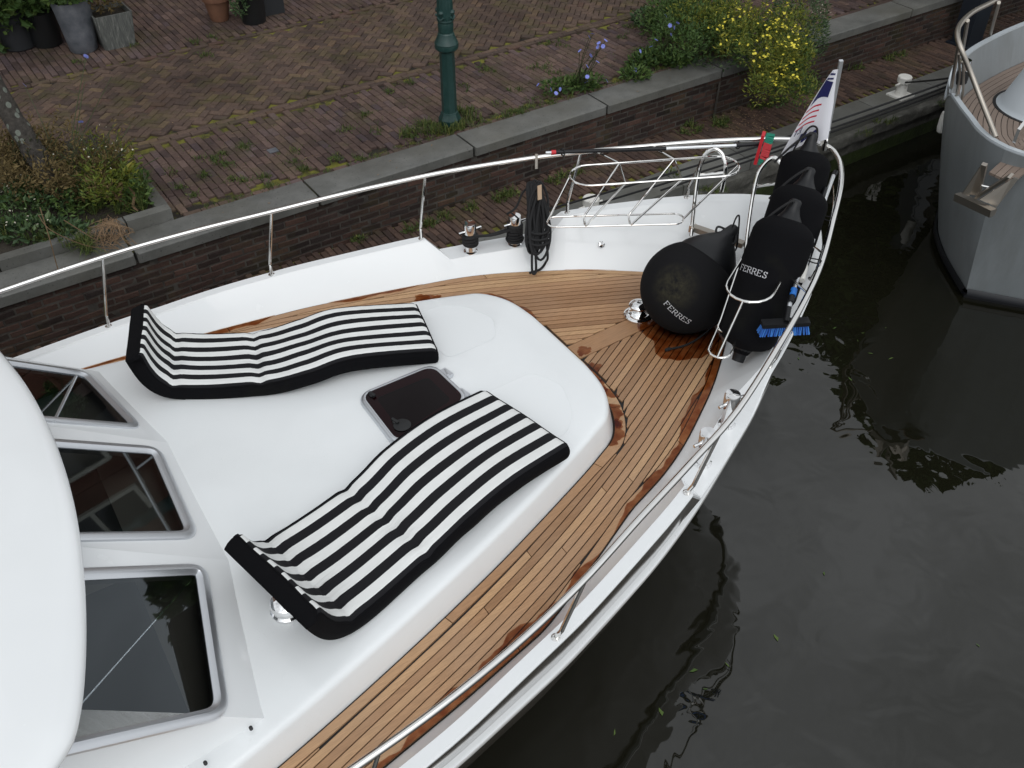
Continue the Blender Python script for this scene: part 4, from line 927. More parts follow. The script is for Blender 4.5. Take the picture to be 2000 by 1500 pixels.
# ================================================================== LOOSE GEAR
def letters(txt, frame, hgt, parent, name, mt=M_text, thick=0.0012, sw=0.13, gap=0.28):
    """serif capitals drawn as strokes; frame(u,v,lift) -> point"""
    G = {'F': [((0, 0), (0, 1)), ((0, 1), (0.6, 1)), ((0, 0.52), (0.45, 0.52)), ((-0.12, 0), (0.16, 0)), ((0.6, 1), (0.6, 0.82)), ((-0.12, 1), (0, 1))],
         'E': [((0, 0), (0, 1)), ((0, 1), (0.62, 1)), ((0, 0.52), (0.45, 0.52)), ((0, 0), (0.65, 0)), ((0.62, 1), (0.62, 0.82)), ((0.65, 0), (0.65, 0.2)), ((-0.12, 0), (0, 0)), ((-0.12, 1), (0, 1))],
         'R': [((0, 0), (0, 1)), ((0, 1), (0.42, 1)), ((0.42, 1), (0.58, 0.88)), ((0.58, 0.88), (0.58, 0.64)), ((0.58, 0.64), (0.42, 0.5)), ((0.42, 0.5), (0, 0.5)), ((0.34, 0.5), (0.72, 0)), ((-0.12, 0), (0.16, 0)), ((-0.12, 1), (0, 1))],
         'S': [((0.55, 0.84), (0.4, 1)), ((0.4, 1), (0.18, 1)), ((0.18, 1), (0.03, 0.84)), ((0.03, 0.84), (0.08, 0.63)), ((0.08, 0.63), (0.5, 0.42)), ((0.5, 0.42), (0.57, 0.2)), ((0.57, 0.2), (0.42, 0)), ((0.42, 0), (0.18, 0)), ((0.18, 0), (0.0, 0.16)), ((0.55, 1.0), (0.55, 0.78)), ((0, 0), (0, 0.22))],
         'N': [((0, 0), (0, 1)), ((0, 1), (0.7, 0)), ((0.7, 0), (0.7, 1))], 'L': [((0, 0), (0, 1)), ((0, 0), (0.6, 0))], 'I': [((0, 0), (0, 1))],
         'T': [((0.35, 0), (0.35, 1)), ((0, 1), (0.7, 1))], 'A': [((0, 0), (0.38, 1)), ((0.38, 1), (0.76, 0)), ((0.15, 0.36), (0.6, 0.36))], 'J': [((0.5, 1), (0.5, 0.2)), ((0.5, 0.2), (0.3, 0)), ((0.3, 0), (0.05, 0.1))]}
    m = MB(); x0 = 0.0
    for ch in txt:
        for (a, b) in G[ch]:
            a = Vector((a[0], a[1])); b = Vector((b[0], b[1])); d = (b - a).normalized(); n = Vector((-d.y, d.x)) * sw * 0.5; n2 = max(1, int((b - a).length / 0.3))
            thin = 0.6 if abs(d.y) < 0.2 else 1.0
            n = n * thin; a2, b2 = a - d * sw * 0.25, b + d * sw * 0.25
            for i in range(n2):
                p, q = a2.lerp(b2, i / n2), a2.lerp(b2, (i + 1) / n2)
                m.add([frame((x0 + w.x) * hgt, w.y * hgt, thick) for w in (p - n, q - n, q + n, p + n)], [(0, 1, 2, 3)])
        x0 += 0.72 + gap
    return m.build(name, mt, parent, None)
def sph_frame(c, r, d0, right):
    d0 = d0.normalized(); right = (right - d0 * right.dot(d0)).normalized(); upv = d0.cross(right)
    def f(u, v, lift):
        a, b = u / r, v / r; q = (d0 * math.cos(a) + right * math.sin(a)); q = q * math.cos(b) + upv * math.sin(b); return c + q * (r + lift)
    return f
# ball fender
rb = 0.325; bs, bt, _ = ST(BP(1341, 562, rb - 0.01)); bc = B(bs, bt, rb - 0.01)
ball = thing('ball_fender', B(bs, bt, 0), 'large round fender in a black cover with a rubber neck resting on the teak', 'fender')
nk = Vector((0.62, 0.50, 0.60)).normalized()
prof = []
for i in range(0, 19):
    a = -math.pi / 2 + i * (math.pi / 2 + R(42)) / 18; prof.append((rb * math.cos(a), rb * math.sin(a)))
m = MB(); m.lathe(prof[:-1] + [prof[-1]], bc, nk, 48)
NTd = NT(M_dustblack); c_ = NTd.n('ShaderNodeNewGeometry').outputs['Position']
dc = bc + (at(1310, 520, 2.3) - bc).normalized() * rb * 0.9
dd = NTd.n('ShaderNodeVectorMath', operation='DISTANCE'); NTd.l(c_, dd.inputs[0]); dd.inputs[1].default_value = tuple(bc + (Vector((0, 0, CAMZ)) - bc).normalized() * rb + (at(1300, 540, bc.z + 0.2) - at(1345, 540, bc.z + 0.2)) * 0.6)
NTd.base(NTd.mix(NTd.math('MULTIPLY', NTd.ramp(dd.outputs['Value'], [(0.05, (1, 1, 1)), (0.2, (0, 0, 0))]), NTd.ramp(NTd.noise(c_, 24, 7, 0.75), [(0.35, (0, 0, 0)), (0.75, (1, 1, 1))])), (0.0095, 0.0095, 0.0105), (0.055, 0.05, 0.03)))
m.build('cover', M_dustblack, ball, 60)
a38 = R(40); r0, h0 = rb * math.cos(a38) * 0.985, rb * math.sin(a38)
m = MB(); m.lathe([(r0, h0 - 0.02), (r0 * 0.90, h0 + 0.05), (r0 * 0.72, h0 + 0.12), (r0 * 0.48, h0 + 0.19), (0.082, h0 + 0.225), (0.062, h0 + 0.25), (0.05, h0 + 0.29), (0.036, h0 + 0.33), (0.02, h0 + 0.345), (0.0, h0 + 0.348)], bc, nk, 32); m.build('neck', M_rubber, ball, 60)
e = bc + nk * (h0 + 0.29); sd_ = nk.cross(UP).normalized()
m = MB(); m.tube(cr([e + sd_ * 0.05, e - nk * 0.09 + sd_ * 0.09 + UP * 0.03, e - nk * 0.15 - sd_ * 0.02 + UP * 0.10, e - nk * 0.06 - sd_ * 0.08 + UP * 0.06, e], 6), 0.008, 8)
m.tube(cr([e + sd_ * 0.0, e + UP * 0.12 + sd_ * 0.02, e + UP * 0.15 + sd_ * 0.045, e + UP * 0.05 + sd_ * 0.06, e - UP * 0.1 + sd_ * 0.07, e - UP * 0.17 + sd_ * 0.03], 6), 0.006, 8); m.build('lanyard', M_rope, ball)
p = [BP(1305, 682, 0.012), BP(1330, 677, 0.012), BP(1352, 668, 0.012), BP(1375, 652, 0.012), BP(1400, 628, 0.012), BP(1420, 605, 0.05)]
m = MB(); m.tube(cr(p, 6), 0.0075, 8); m.tube([BP(1300, 684, 0.012), BP(1309, 681, 0.012)], 0.012, 8); m.build('tail_rope', M_rope, ball)
def onball(px, py):
    r = ray(px, py).normalized(); o_ = Vector((0, 0, CAMZ)) - bc; b = r.dot(o_); dsc = b * b - (o_.dot(o_) - rb * rb); t = -b - math.sqrt(max(dsc, 0)); return Vector((0, 0, CAMZ)) + r * t - bc
t0, t1 = onball(1297, 594), onball(1346, 633)
letters('FERRES', sph_frame(bc, rb, t0, t1 - t0), (t1 - t0).length / 5.75, ball, 'lettering', thick=0.003)
# three long fenders in the starboard basket
def fender(pb, pt, r, label, txt=False):
    ax = (pt - pb); ln = ax.length; ax.normalize(); root = thing('long_fender', pb, label, 'fender', 'long fenders in the bow basket')
    prof = [(0.05, 0.0)] + [(r * math.sin(a) * 0.98 + 0.0, 0.03 + r * 0.55 * (1 - math.cos(a))) for a in [R(20), R(40), R(60), R(78), R(90)]] + [(r, ln * 0.35), (r * 1.01, ln * 0.6)] + [(r * math.cos(a), ln - r * 0.62 + r * 0.62 * math.sin(a)) for a in [R(0), R(18), R(36), R(54), R(70), R(80)]]
    m = MB(); m.lathe(prof, pb, ax, 40); m.build('cover', M_black, root, 60)
    m = MB(); h = ln - 0.03; m.lathe([(r * 0.5, h - 0.02), (r * 0.40, h + 0.02), (r * 0.27, h + 0.06), (r * 0.2, h + 0.10), (r * 0.2, h + 0.135), (r * 0.12, h + 0.15), (0, h + 0.152)], pb, ax, 20); m.build('end_cap', M_rubber, root, 50)
    m = MB(); m.lathe([(0.0, -0.06), (r * 0.2, -0.055), (r * 0.22, 0.0), (r * 0.4, 0.05)], pb, ax, 16); m.build('lower_eye', M_rubber, root, 50)
    e = pb + ax * (h + 0.1); s = BN.cross(UP).normalized()
    m = MB(); m.tube(cr([e, e + UP * 0.05 - s * 0.03, e - s * 0.12 - UP * 0.03 + BN * 0.05, e - s * 0.22 - UP * 0.16 + BN * 0.10], 6), 0.008, 8); m.build('lanyard', M_rope, root)
    return ax
pb, pt = BP(1446, 690, 0.24), BP(1543, 425, 1.0)
ax = fender(pb, pt, 0.20, 'long black fender lowest in the basket with its white lettering showing', True)
f1 = bpy.context.scene.objects[[o.name for o in SC.objects if o.name.startswith('long_fender')][0]]
def cyl_frame(o, ax, r, d0):
    d0 = (d0 - ax * d0.dot(ax)).normalized(); rt = ax.cross(d0)
    def f(u, v, lift): a = u / r; return o + ax * v + (d0 * math.cos(a) + rt * math.sin(a)) * (r + lift)
    return f
cd = (Vector((0, 0, CAMZ)) - pb).normalized(); o_ = pb + ax * ((BP(1495, 540, 0.62) - pb).dot(ax) - 0.0)
d0 = (cd - ax * cd.dot(ax)).normalized(); d0 = Matrix.Rotation(R(-62), 3, ax) @ d0
letters('FERRES', cyl_frame(o_, ax, 0.202, d0), 0.037, f1, 'lettering', thick=0.003)
fender(BP(1490, 610, 0.26), BP(1572, 362, 1.0), 0.19, 'long black fender between the two others in the bow basket')
fender(BP(1528, 510, 0.28), BP(1580, 292, 1.0), 0.175, 'long black fender farthest forward beside the flagstaff')
# flagstaff and flag
staff0, staff1 = BP(1611, 283, 0.88), BP(1643, 118, 1.55)
fl = thing('flagstaff', staff0, 'pale square flagstaff standing at the tip of the bow rail', 'flagstaff')
d = (staff1 - staff0).normalized(); sx = d.cross(Vector((0, 1, 0))).normalized(); sy = d.cross(sx)
m = MB(); m.box((staff0 + staff1) / 2 + d * 0.04, sx * 0.013, sy * 0.013, d * ((staff1 - staff0).length / 2 - 0.04)); m.build('pole', M_alu, fl)
m = MB(); m.tube([staff0 - d * 0.04, staff0 + d * 0.13], 0.02, 10); m.build('socket', M_steel, fl)
m = MB(); m.tube(cr([staff0 + d * 0.14 + sx * 0.02, staff0 + d * 0.12 + sx * 0.035, staff0 + d * 0.06 + sx * 0.03, staff0 + d * 0.01 + sx * 0.025], 5), 0.008, 8); m.build('shackle', M_whitepaint, fl)
flag = thing('flag', staff0, 'white club pennant with navy print and red bars hanging from the staff', 'flag')
camv = Vector((0, 0, CAMZ))
def fpt(u, v, lift=0.0):   # u 0 at the staff .. 1 at the free edge, v 0 top .. 1 bottom
    a = staff1 - d * 0.06; p = a.lerp(staff0 + d * 0.06, v); q = ray(1000, 300)
    e0 = a - sx * 0.0
    wd = lerp(0.05, 0.34, v ** 0.9); side = (-Vector((1, 0, 0)) * 0.93 - d * 0.30).normalized()
    fold = 0.035 * math.sin(u * 7.0 + v * 1.2) * (0.3 + v); nrm = Vector((0, -1, 0.35)).normalized()
    return p + side * wd * u + nrm * (fold + lift) - UP * 0.05 * u * v
m = MB(); m.grid([[fpt(i / 14, j / 20) for i in range(15)] for j in range(21)]); m.build('cloth', M_flag, flag, 80)
def fpatch(name, mt, fn, nu=8, nv=6):
    m = MB(); m.grid([[fpt(*fn(i / nu, j / nv), 0.0035) for i in range(nu + 1)] for j in range(nv + 1)]); m.build(name, mt, flag, 80)
fpatch('navy_field', M_flagblue, lambda a, b: (0.30 + 0.62 * a, lerp(0.16 - 0.06 * a, 0.36 + 0.05 * a - 0.05 * math.sin(a * 3), b)))
for k in range(2): fpatch('navy_bar', M_flagblue, lambda a, b: (0.35 + 0.5 * a, 0.05 + 0.055 * k + 0.022 * b - 0.02 * a))
for k in range(4): fpatch('red_bar', M_flagred, lambda a, b: (0.42 + 0.54 * a, 0.43 + 0.075 * k + 0.022 * b - 0.03 * math.sin(a * 2.2) + 0.05 * a))
letters('NL', lambda u, v, l: fpt(0.30 + u / 0.2, 0.93 - v / 0.5, 0.004), 0.062, flag, 'navy_lettering', M_flagblue, sw=0.2)
letters('ET', lambda u, v, l: fpt(0.72 + u / 0.26, 0.76 - v / 0.5, 0.004), 0.034, flag, 'navy_lettering', M_flagblue, sw=0.22)
m = MB(); m.tube(cr([fpt(0.7, 1.05, 0.03), fpt(0.66, 0.9, 0.03), fpt(0.52, 0.73, 0.035), fpt(0.34, 0.76, 0.03), fpt(0.26, 0.9, 0.03), fpt(0.25, 1.0, 0.03)], 7), 0.007, 8); m.build('lanyard', M_rope, flag)
# brush on a pole, lashed along the quay-side rail
bz = 0.79
br = thing('deck_brush', BP(1250, 292, bz), 'red and green deck brush on a long pole lashed to the rail', 'brush')
def seg(px0, px1, r, name, mt, root, n=12): m = MB(); m.tube([BP(*px0), BP(*px1)], r, n); return m.build(name, mt, root)
seg((1066, 298, 0.80), (1077, 297.5, 0.80), 0.010, 'tip', M_alu, br); seg((1077, 297.5, 0.80), (1086, 297, 0.80), 0.017, 'red_collar', M_red, br)
seg((1086, 297, 0.80), (1301, 290, 0.80), 0.0155, 'grip', M_rubber, br); seg((1301, 290, 0.80), (1438, 284, 0.82), 0.0125, 'pole', M_alu2, br); seg((1438, 284, 0.82), (1484, 281, 0.83), 0.015, 'socket', M_rubber, br)
hA_, hB_ = BP(1497, 262, 0.93), BP(1481, 318, 0.70); dd_ = (hB_ - hA_).normalized(); sdv = dd_.cross(ray(1490, 290).normalized()).normalized(); fr_ = sdv.cross(dd_)
mid = (hA_ + hB_) / 2; hl_ = (hB_ - hA_).length / 2
sdv = -sdv if sdv.x > 0 else sdv
m = MB(); m.box(mid + sdv * 0.02, sdv * 0.012, dd_ * hl_, fr_ * 0.045); m.build('brush_head', M_red, br)
def tufts(c, along, out, thick, hl, n, ln, mt, name, root, rad=0.0045, spread=0.5):
    m = MB()
    for i in range(n):
        for j in range(4):
            p = c + along * (hl * (2 * (i + 0.5) / n - 1)) + thick * ((j - 1.5) / 2); q = p + out * ln + along * rng.gauss(0, 0.004) + along * (hl * 0.12 * (2 * (i + 0.5) / n - 1)) + thick * ((j - 1.5) * 0.25 * spread)
            k = len(m.f); m.tube([p, q], [rad, rad * 1.5], 5); m.tint[k:] = [0.05 + 0.5 * rng.random()] * (len(m.f) - k); m.tint[-1] = 1.0
    return m.build(name, mt, root, 40)
L3 = hl_ / 3
tufts(mid, dd_, -sdv, fr_ * 0.042, hl_ * 0.55, 13, 0.06, M_red, 'red_bristles', br, 0.006); tufts(mid - dd_ * hl_ * 0.78, dd_, -sdv, fr_ * 0.042, hl_ * 0.2, 5, 0.06, M_greenp, 'green_bristles', br, 0.006); tufts(mid + dd_ * hl_ * 0.78, dd_, -sdv, fr_ * 0.042, hl_ * 0.2, 5, 0.06, M_greenp, 'green_bristles', br, 0.006)
for px, py in ((1099, 297), (1440, 283)):
    c = BP(px, py, 0.80); m = MB(); m.tube(arc(c, UP, BN, 0.028, 0, 6.283, 14), 0.005, 6, closed=True); m.build('tie', M_rope, br)
# blue brush and poles along the other rail
bb = thing('blue_brush', BP(1535, 635, 0.62), 'blue bristled wash brush on a telescopic pole by the bow rail', 'brush')
b0, b1 = BP(1488, 633, 0.62), BP(1580, 628, 0.62); bd_ = (b1 - b0).normalized(); bm_ = (b0 + b1) / 2; tk = bd_.cross(UP).normalized()
m = MB(); m.box(bm_, (b1 - b0) / 2, tk * 0.032, UP * 0.014); m.build('brush_head', M_rubber, bb)
tufts(bm_ - UP * 0.01, bd_, -UP, tk * 0.03, (b1 - b0).length / 2 * 0.97, 22, 0.066, M_bristle, 'bristles', bb, 0.0042, 0.8)
seg((1536, 628, 0.64), (1541, 600, 0.68), 0.017, 'joint', M_rubber, bb); seg((1541, 600, 0.68), (1545, 585, 0.70), 0.0145, 'ferrule', M_alu, bb); seg((1544, 590, 0.70), (1549, 570, 0.72), 0.02, 'clamp', M_rubber, bb); seg((1548, 578, 0.715), (1551, 565, 0.725), 0.021, 'blue_collar', M_blue, bb); seg((1551, 565, 0.725), (1566, 520, 0.75), 0.0125, 'lower_tube', M_alu, bb)
seg((1566, 520, 0.75), (1573, 497, 0.77), 0.016, 'upper_clamp', M_rubber, bb); seg((1572, 508, 0.765), (1576, 492, 0.775), 0.0165, 'upper_collar', M_blue, bb); seg((1575, 495, 0.775), (1603, 398, 0.80), 0.0135, 'upper_tube', M_alu2, bb); seg((1603, 398, 0.80), (1612, 368, 0.81), 0.0155, 'foam_grip', M_rubber, bb)
bh = thing('boat_hook', BP(1595, 440, 0.76), 'pale grey boat hook pole beside the blue brush', 'pole')
seg((1566, 548, 0.72), (1573, 520, 0.735), 0.019, 'handle', M_whitepaint, bh); seg((1573, 520, 0.735), (1617, 372, 0.79), 0.0125, 'tube', M_alu2, bh); seg((1609, 395, 0.78), (1628, 343, 0.80), 0.0145, 'sleeve', M_alu2, bh); seg((1628, 343, 0.80), (1632, 336, 0.80), 0.019, 'cap', M_rubber, bh)
for px, py in ((1612, 424), (1582, 506)):
    c = BP(px, py, 0.78); m = MB(); m.tube(cr([BP(px - 18, py - 4, 0.77), BP(px, py - 2, 0.81), BP(px + 22, py + 3, 0.82), BP(px + 10, py + 8, 0.76)], 5, True), 0.0045, 6, closed=True); m.build('tie', M_rope, bh)
# coiled rope hanging from the rail
coil = thing('coiled_rope', BP(1046, 420, 0.4), 'black rope coil hung from the rail by a tan leather strap', 'rope')
t0_ = BP(1043, 352, 0.60); b0_ = BP(1047, 500, 0.16); dn = (b0_ - t0_); al = BD; inn = -BN
def coilp(x, y, lift): return t0_ + dn * y + al * x + inn * lift + UP * 0.0
r_ = random.Random(4)
m = MB()
for i in range(22):
    w = r_.uniform(0.022, 0.105); y1 = r_.uniform(0.78, 1.0); y0 = r_.uniform(-0.02, 0.06); x0 = r_.gauss(0, 0.02); lf = r_.uniform(0.0, 0.07)
    pts = []
    for k in range(26):
        a = 2 * math.pi * k / 26; yy = (1 - math.cos(a)) / 2; wid = w * (0.35 + 0.75 * yy ** 0.7)
        pts.append(coilp(x0 + wid * math.sin(a) + 0.012 * math.sin(3 * a + i), lerp(y0, y1, yy), lf + 0.012 * math.sin(a * 2 + i)))
    m.tube(pts, 0.0098, 7, closed=True)
for y, w in ((0.62, 0.085), (0.7, 0.09), (0.77, 0.085)):
    m.tube([coilp(w * math.cos(a), y + 0.03 * math.sin(a) * 0.5 + 0.02 * math.cos(a), 0.035 + 0.06 * math.sin(a)) for a in [6.283 * k / 18 for k in range(18)]], 0.0098, 7, closed=True)
m.tube(cr([coilp(-0.05, 0.6, 0.05), coilp(-0.075, 0.9, 0.06), coilp(-0.07, 1.12, 0.05), coilp(-0.05, 1.17, 0.05), coilp(-0.035, 1.1, 0.05), coilp(-0.04, 0.8, 0.05)], 7), 0.0098, 7)
m.tube(cr([coilp(0.07, 0.75, 0.04), coilp(0.075, 1.0, 0.05), BP(1066, 512, 0.06), BP(1055, 526, 0.02), BP(1034, 533, 0.012)], 7), 0.0098, 7)
m.tube(cr([coilp(0.0, 0.05, 0.0), BP(1022, 375, 0.52), BP(1008, 405, 0.42), BP(990, 418, 0.36)], 7), 0.0085, 7)
m.build('rope', M_rope, coil)
a, b = RAIL(ST(BP(1043, 308, 0.74))[0]), coilp(0, 0.1, 0.03); m = MB(); m.tube([a + UP * 0.03, a.lerp(b, 0.35)], 0.013, 8); m.build('hook', M_dullsteel, coil)
c = coilp(-0.03, 0.06, 0.12); ux = dn.normalized(); m = MB(); m.box(c, BD * 0.017, ux * 0.055, ux.cross(BD).normalized() * 0.005); m.build('strap', M_cork, coil)
# --- mooring lines on the quay-side bollards
port = [c for sg, c in PB if sg > 0]
ml = thing('mooring_line', port[1], 'black mooring line wound round the two quay-side yacht bollards', 'rope')
m = MB()
for ci, c in enumerate(port):
    for k in range(4 if ci == 0 else 8):
        z = 0.05 + (k % 7) * 0.021 + (0.03 if ci == 0 else 0); rr = 0.055 + 0.008 * (k // 7)
        m.tube([c + BD * (rr * math.cos(a)) + BN * (rr * math.sin(a)) + UP * (z + 0.006 * math.sin(a + k)) for a in [6.283 * i / 20 for i in range(20)]], 0.011, 7, closed=True)
for k in range(4):
    a = port[0] + BN * (0.06 - 0.035 * k) + UP * (0.10 + 0.02 * k); b = port[1] + BN * (0.05 - 0.03 * k) + UP * (0.12 + 0.018 * k); m.tube(cr([a, (a + b) / 2 - UP * 0.025, b], 6), 0.011, 7)
m.build('rope', M_rope, ml)
# ================================================================== GREY STEEL BOAT
GT = at(1965, 288, CAMZ - 4.0); GT.z = 0
def G(x, y, z): return GT + QD * x + QN * y + Vector((0, 0, z))
GZ = CAMZ - 4.0
gb = thing('grey_steel_boat', G(3, 0, 0), 'grey steel boat with a bluff bow and brown planked foredeck', 'boat')
CAPT = [(0, 0), (0.015, 0.12), (0.05, 0.24), (0.13, 0.40), (0.24, 0.55), (0.45, 0.84), (0.67, 1.09), (1.1, 1.38), (1.6, 1.58), (2.2, 1.69), (3, 1.75), (5, 1.8), (9, 1.8)]
WLT = [(0.27, 0), (0.31, 0.06), (0.38, 0.16), (0.50, 0.33), (0.66, 0.54), (0.9, 0.80), (1.12, 0.98), (1.5, 1.2), (1.95, 1.38), (2.5, 1.5), (3.2, 1.6), (5, 1.66), (9, 1.66)]
cp = cr([Vector((a, b, 0)) for a, b in CAPT], 6); wl = cr([Vector((a, b, 0)) for a, b in WLT], 6)
KN = 0.62   # recess for the bollard on the quay side
for sg in (1, -1):
    m = MB(); rows = []
    for c, w in zip(cp, wl):
        rw = []
        for f in (0.0, 0.12, 0.3, 0.5, 0.7, 0.88, 1.0):
            g = f ** 1.25; rw.append(G(lerp(c.x, w.x, g), sg * lerp(c.y, w.y, g), lerp(GZ - 0.02, 0.10, f)))
        rows.append(rw)
    m.grid(rows); m.build('hull_side', M_grey, gb, 60)
    m = MB(); m.grid([[G(w.x - 0.012, sg * (w.y + 0.012), 0.12), G(w.x - 0.02, sg * (w.y + 0.03), 0.09), G(w.x - 0.02, sg * (w.y + 0.03), 0.05), G(w.x, sg * w.y, 0.04)] for w in wl]); m.build('rubbing_band', M_blackpaint, gb, 30)
    m = MB(); m.grid([[G(w.x, sg * w.y, 0.06), G(w.x + 0.05, sg * w.y * 0.97, -0.5)] for w in wl]); m.build('underwater_hull', M_blackpaint, gb, 40)
def offs(P, d):
    out = []
    for i, p in enumerate(P):
        a = P[max(0, i - 1)]; b = P[min(len(P) - 1, i + 1)]; t = b - a
        if i == 0: t = Vector((0, 1, 0))
        t.normalize(); n = Vector((t.y, -t.x, 0)); out.append(Vector((p.x + n.x * d, max(0.0, p.y + n.y * d), 0)))
    return out
GD = GZ - 0.42
for sg in (1, -1):
    i0, i1, i2 = offs(cp, 0.0), offs(cp, 0.055), offs(cp, 0.16)
    def cut(p): return 0.16 * max(0.0, min(1.0, 1 - abs(p.x - 0.80) / 0.16 + 0.3)) if sg > 0 else 0.0
    m = MB(); m.grid([[G(a.x, sg * a.y, GZ - 0.025 - cut(a)), G(a.x + 0.003, sg * a.y, GZ - cut(a)), G(b.x, sg * b.y, GZ - cut(a)), G(b.x + 0.004, sg * b.y, GZ - 0.02 - cut(a))] for a, b in zip(i0, i1)]); m.build('bulwark_cap', M_greycap, gb, 40)
    m = MB(); m.grid([[G(b.x, sg * b.y, GZ - 0.015 - cut(b)), G(lerp(b.x, c.x, 0.5), sg * lerp(b.y, c.y, 0.5), GZ - 0.22), G(c.x, sg * c.y, GD)] for b, c in zip(i1, i2)]); m.build('bulwark_inside', M_grey, gb, 60)
i2 = offs(cp, 0.16)
m = MB(); m.grid([[G(c.x, -c.y, GD - 0.012), G(c.x, c.y, GD - 0.012)] for c in i2]); gdeck = m.build('deck', M_caulk, gb)
pw = 0.058
for k in range(16):
    w0, w1 = 0.165 + k * pw, 0.165 + (k + 1) * pw - 0.007
    l1, l2 = offs(cp, w0), offs(cp, w1)
    for sg in (1, -1):
        ok = [i for i in range(len(l1)) if l1[i].y > 0.02 and l2[i].y > 0.02 and l1[i].x > w0 * 0.9 + 0.05 and l2[i].x >= l1[i].x - 0.5]
        if len(ok) < 4: continue
        m = MB(); rows = [[G(l1[i].x, sg * l1[i].y, GD - 0.01), G(l1[i].x, sg * l1[i].y, GD), G(l2[i].x, sg * l2[i].y, GD), G(l2[i].x, sg * l2[i].y, GD - 0.01)] for i in ok]; m.grid(rows, closed=True); m.add(rows[0], [(0, 1, 2, 3)]); m.build('plank', M_greyteak, gdeck, 30)
# straight planks across the stem
m = MB()
for k in range(9):
    y = -0.27 + k * 0.066; m = MB(); m.box(G(0.60 + 0.02 * abs(k - 4), y, GD + 0.001), QD * 0.22, QN * 0.029, UP * 0.007); m.build('plank', M_greyteak, gdeck)
# anchor platform of planks at the stem
for k in range(4):
    m = MB(); m.box(G(0.06, -0.02 - k * 0.062, GZ - 0.14) , (QD * 0.9 + UP * 0.42).normalized() * 0.20, QN * 0.028, UP * 0.012); m.build('platform_plank', M_greyteak, gb)
# tapered casing on the foredeck
cc = at(2040, 212, GD); m = MB(); m.lathe([(0.50, 0), (0.47, 0.02), (0.44, 0.05), (0.28, 0.52), (0.265, 0.55), (0.24, 0.56), (0, 0.56)], cc, UP, 40); o = m.build('mast_casing', M_greycap, gb, 40)
m = MB(); m.lathe([(0.52, 0.0), (0.52, 0.006), (0.5, 0.008)], cc, UP, 40); m.build('casing_seal', M_caulk, o)
p = at(1986, 169, GD + 0.3); 
# rail
gr = [(1945, 268, GZ), (1920, 205, GZ + 0.2), (1897, 145, GZ + 0.42), (1878, 98, GZ + 0.62), (1870, 70, GZ + 0.70), (1875, 48, GZ + 0.72), (1898, 25, GZ + 0.73), (1930, 8, GZ + 0.74), (1975, -14, GZ + 0.74), (2060, -50, GZ + 0.74)]
m = MB(); m.tube(cr([at(*q) for q in gr], 7), 0.024, 12); m.build('bow_rail', M_dullsteel, gb)
for q0, q1 in (((1934, 68, GZ), (1951, 5, GZ + 0.74)), ((1880, 100, GZ - 0.02), (1890, 40, GZ + 0.72)), ((1858, 170, GZ - 0.1), (1873, 85, GZ + 0.66))):
    m = MB(); m.tube([at(*q0), at(*q1)], 0.018, 10); m.build('stanchion', M_dullsteel, gb)
m = MB(); m.tube(cr([at(1873, 105, GZ + 0.55), at(1874, 150, GZ + 0.25), at(1868, 190, GZ - 0.02), at(1878, 195, GZ - 0.05), at(1882, 150, GZ + 0.25), at(1880, 120, GZ + 0.45)], 6), 0.012, 8); m.build('rail_hoop', M_dullsteel, gb)
# bow bollard in the recess
gc = at(1872, 162, GZ - 0.15); m = MB(); m.lathe([(0.06, -0.1), (0.055, 0.0), (0.055, 0.2), (0.065, 0.22), (0.06, 0.25), (0, 0.255)], gc, UP, 20); m.tube([gc + UP * 0.14 - QN * 0.12, gc + UP * 0.14 + QN * 0.12], 0.012, 8); m.build('bollard', M_chrome, gb)
m = MB()
for k in range(6): m.tube([gc + QD * (0.07 * math.cos(a)) + QN * (0.07 * math.sin(a)) + UP * (0.02 + k * 0.02) for a in [6.283 * i / 16 for i in range(16)]], 0.012, 6, closed=True)
gm = thing('bollard_rope', gc, 'black rope wound round the bow bollard of the grey boat', 'rope'); m.build('rope', M_rope, gm)
# white fender pad between hull and ledge
c = at(1847, 240, 0.75); m = MB(); m.lathe([(0.02, -0.14), (0.045, -0.12), (0.055, -0.07), (0.055, 0.07), (0.045, 0.12), (0.02, 0.14)], c + QN * 0.03, UP, 20)
tag(m.build('white_fender', M_whitepaint, None), 'white fender squeezed between the grey hull and the ledge', 'fender')
# anchor
an = thing('bow_anchor', at(1905, 395, 0.95), 'stainless plough anchor hanging on the stem of the grey boat', 'anchor')
ca, cb = at(1869, 381, 1.42), at(1940, 414, 1.40); ac = (ca + cb) / 2; ax_ = (cb - ca) / 2; an_f = -QD
axn = ax_.normalized(); m = MB(); m.prism([ca - QD * 0.05 + UP * 0.03, ca + QD * 0.05 + UP * 0.015, ca + QD * 0.05 - UP * 0.05, ca - QD * 0.03 - UP * 0.05], cb - ca); m.build('crown_bar', M_dullsteel, an, 20)
def plate(pts, th, name): 
    P = [at(*q) for q in pts]; n = (P[1] - P[0]).cross(P[2] - P[0]).normalized(); m = MB(); m.prism(P, n * th); return m.build(name, M_dullsteel, an, 20)
plate([(1893, 380, 1.47), (1916, 322, 1.80), (1926, 325, 1.80), (1913, 383, 1.45)], 0.045, 'fluke'); plate([(1880, 376, 1.48), (1893, 380, 1.47), (1916, 322, 1.80)], 0.02, 'fluke_web')
plate([(1928, 395, 1.44), (1978, 347, 1.70), (1988, 350, 1.70), (1945, 406, 1.40)], 0.045, 'fluke'); plate([(1913, 388, 1.46), (1928, 395, 1.44), (1978, 347, 1.70)], 0.02, 'fluke_web')
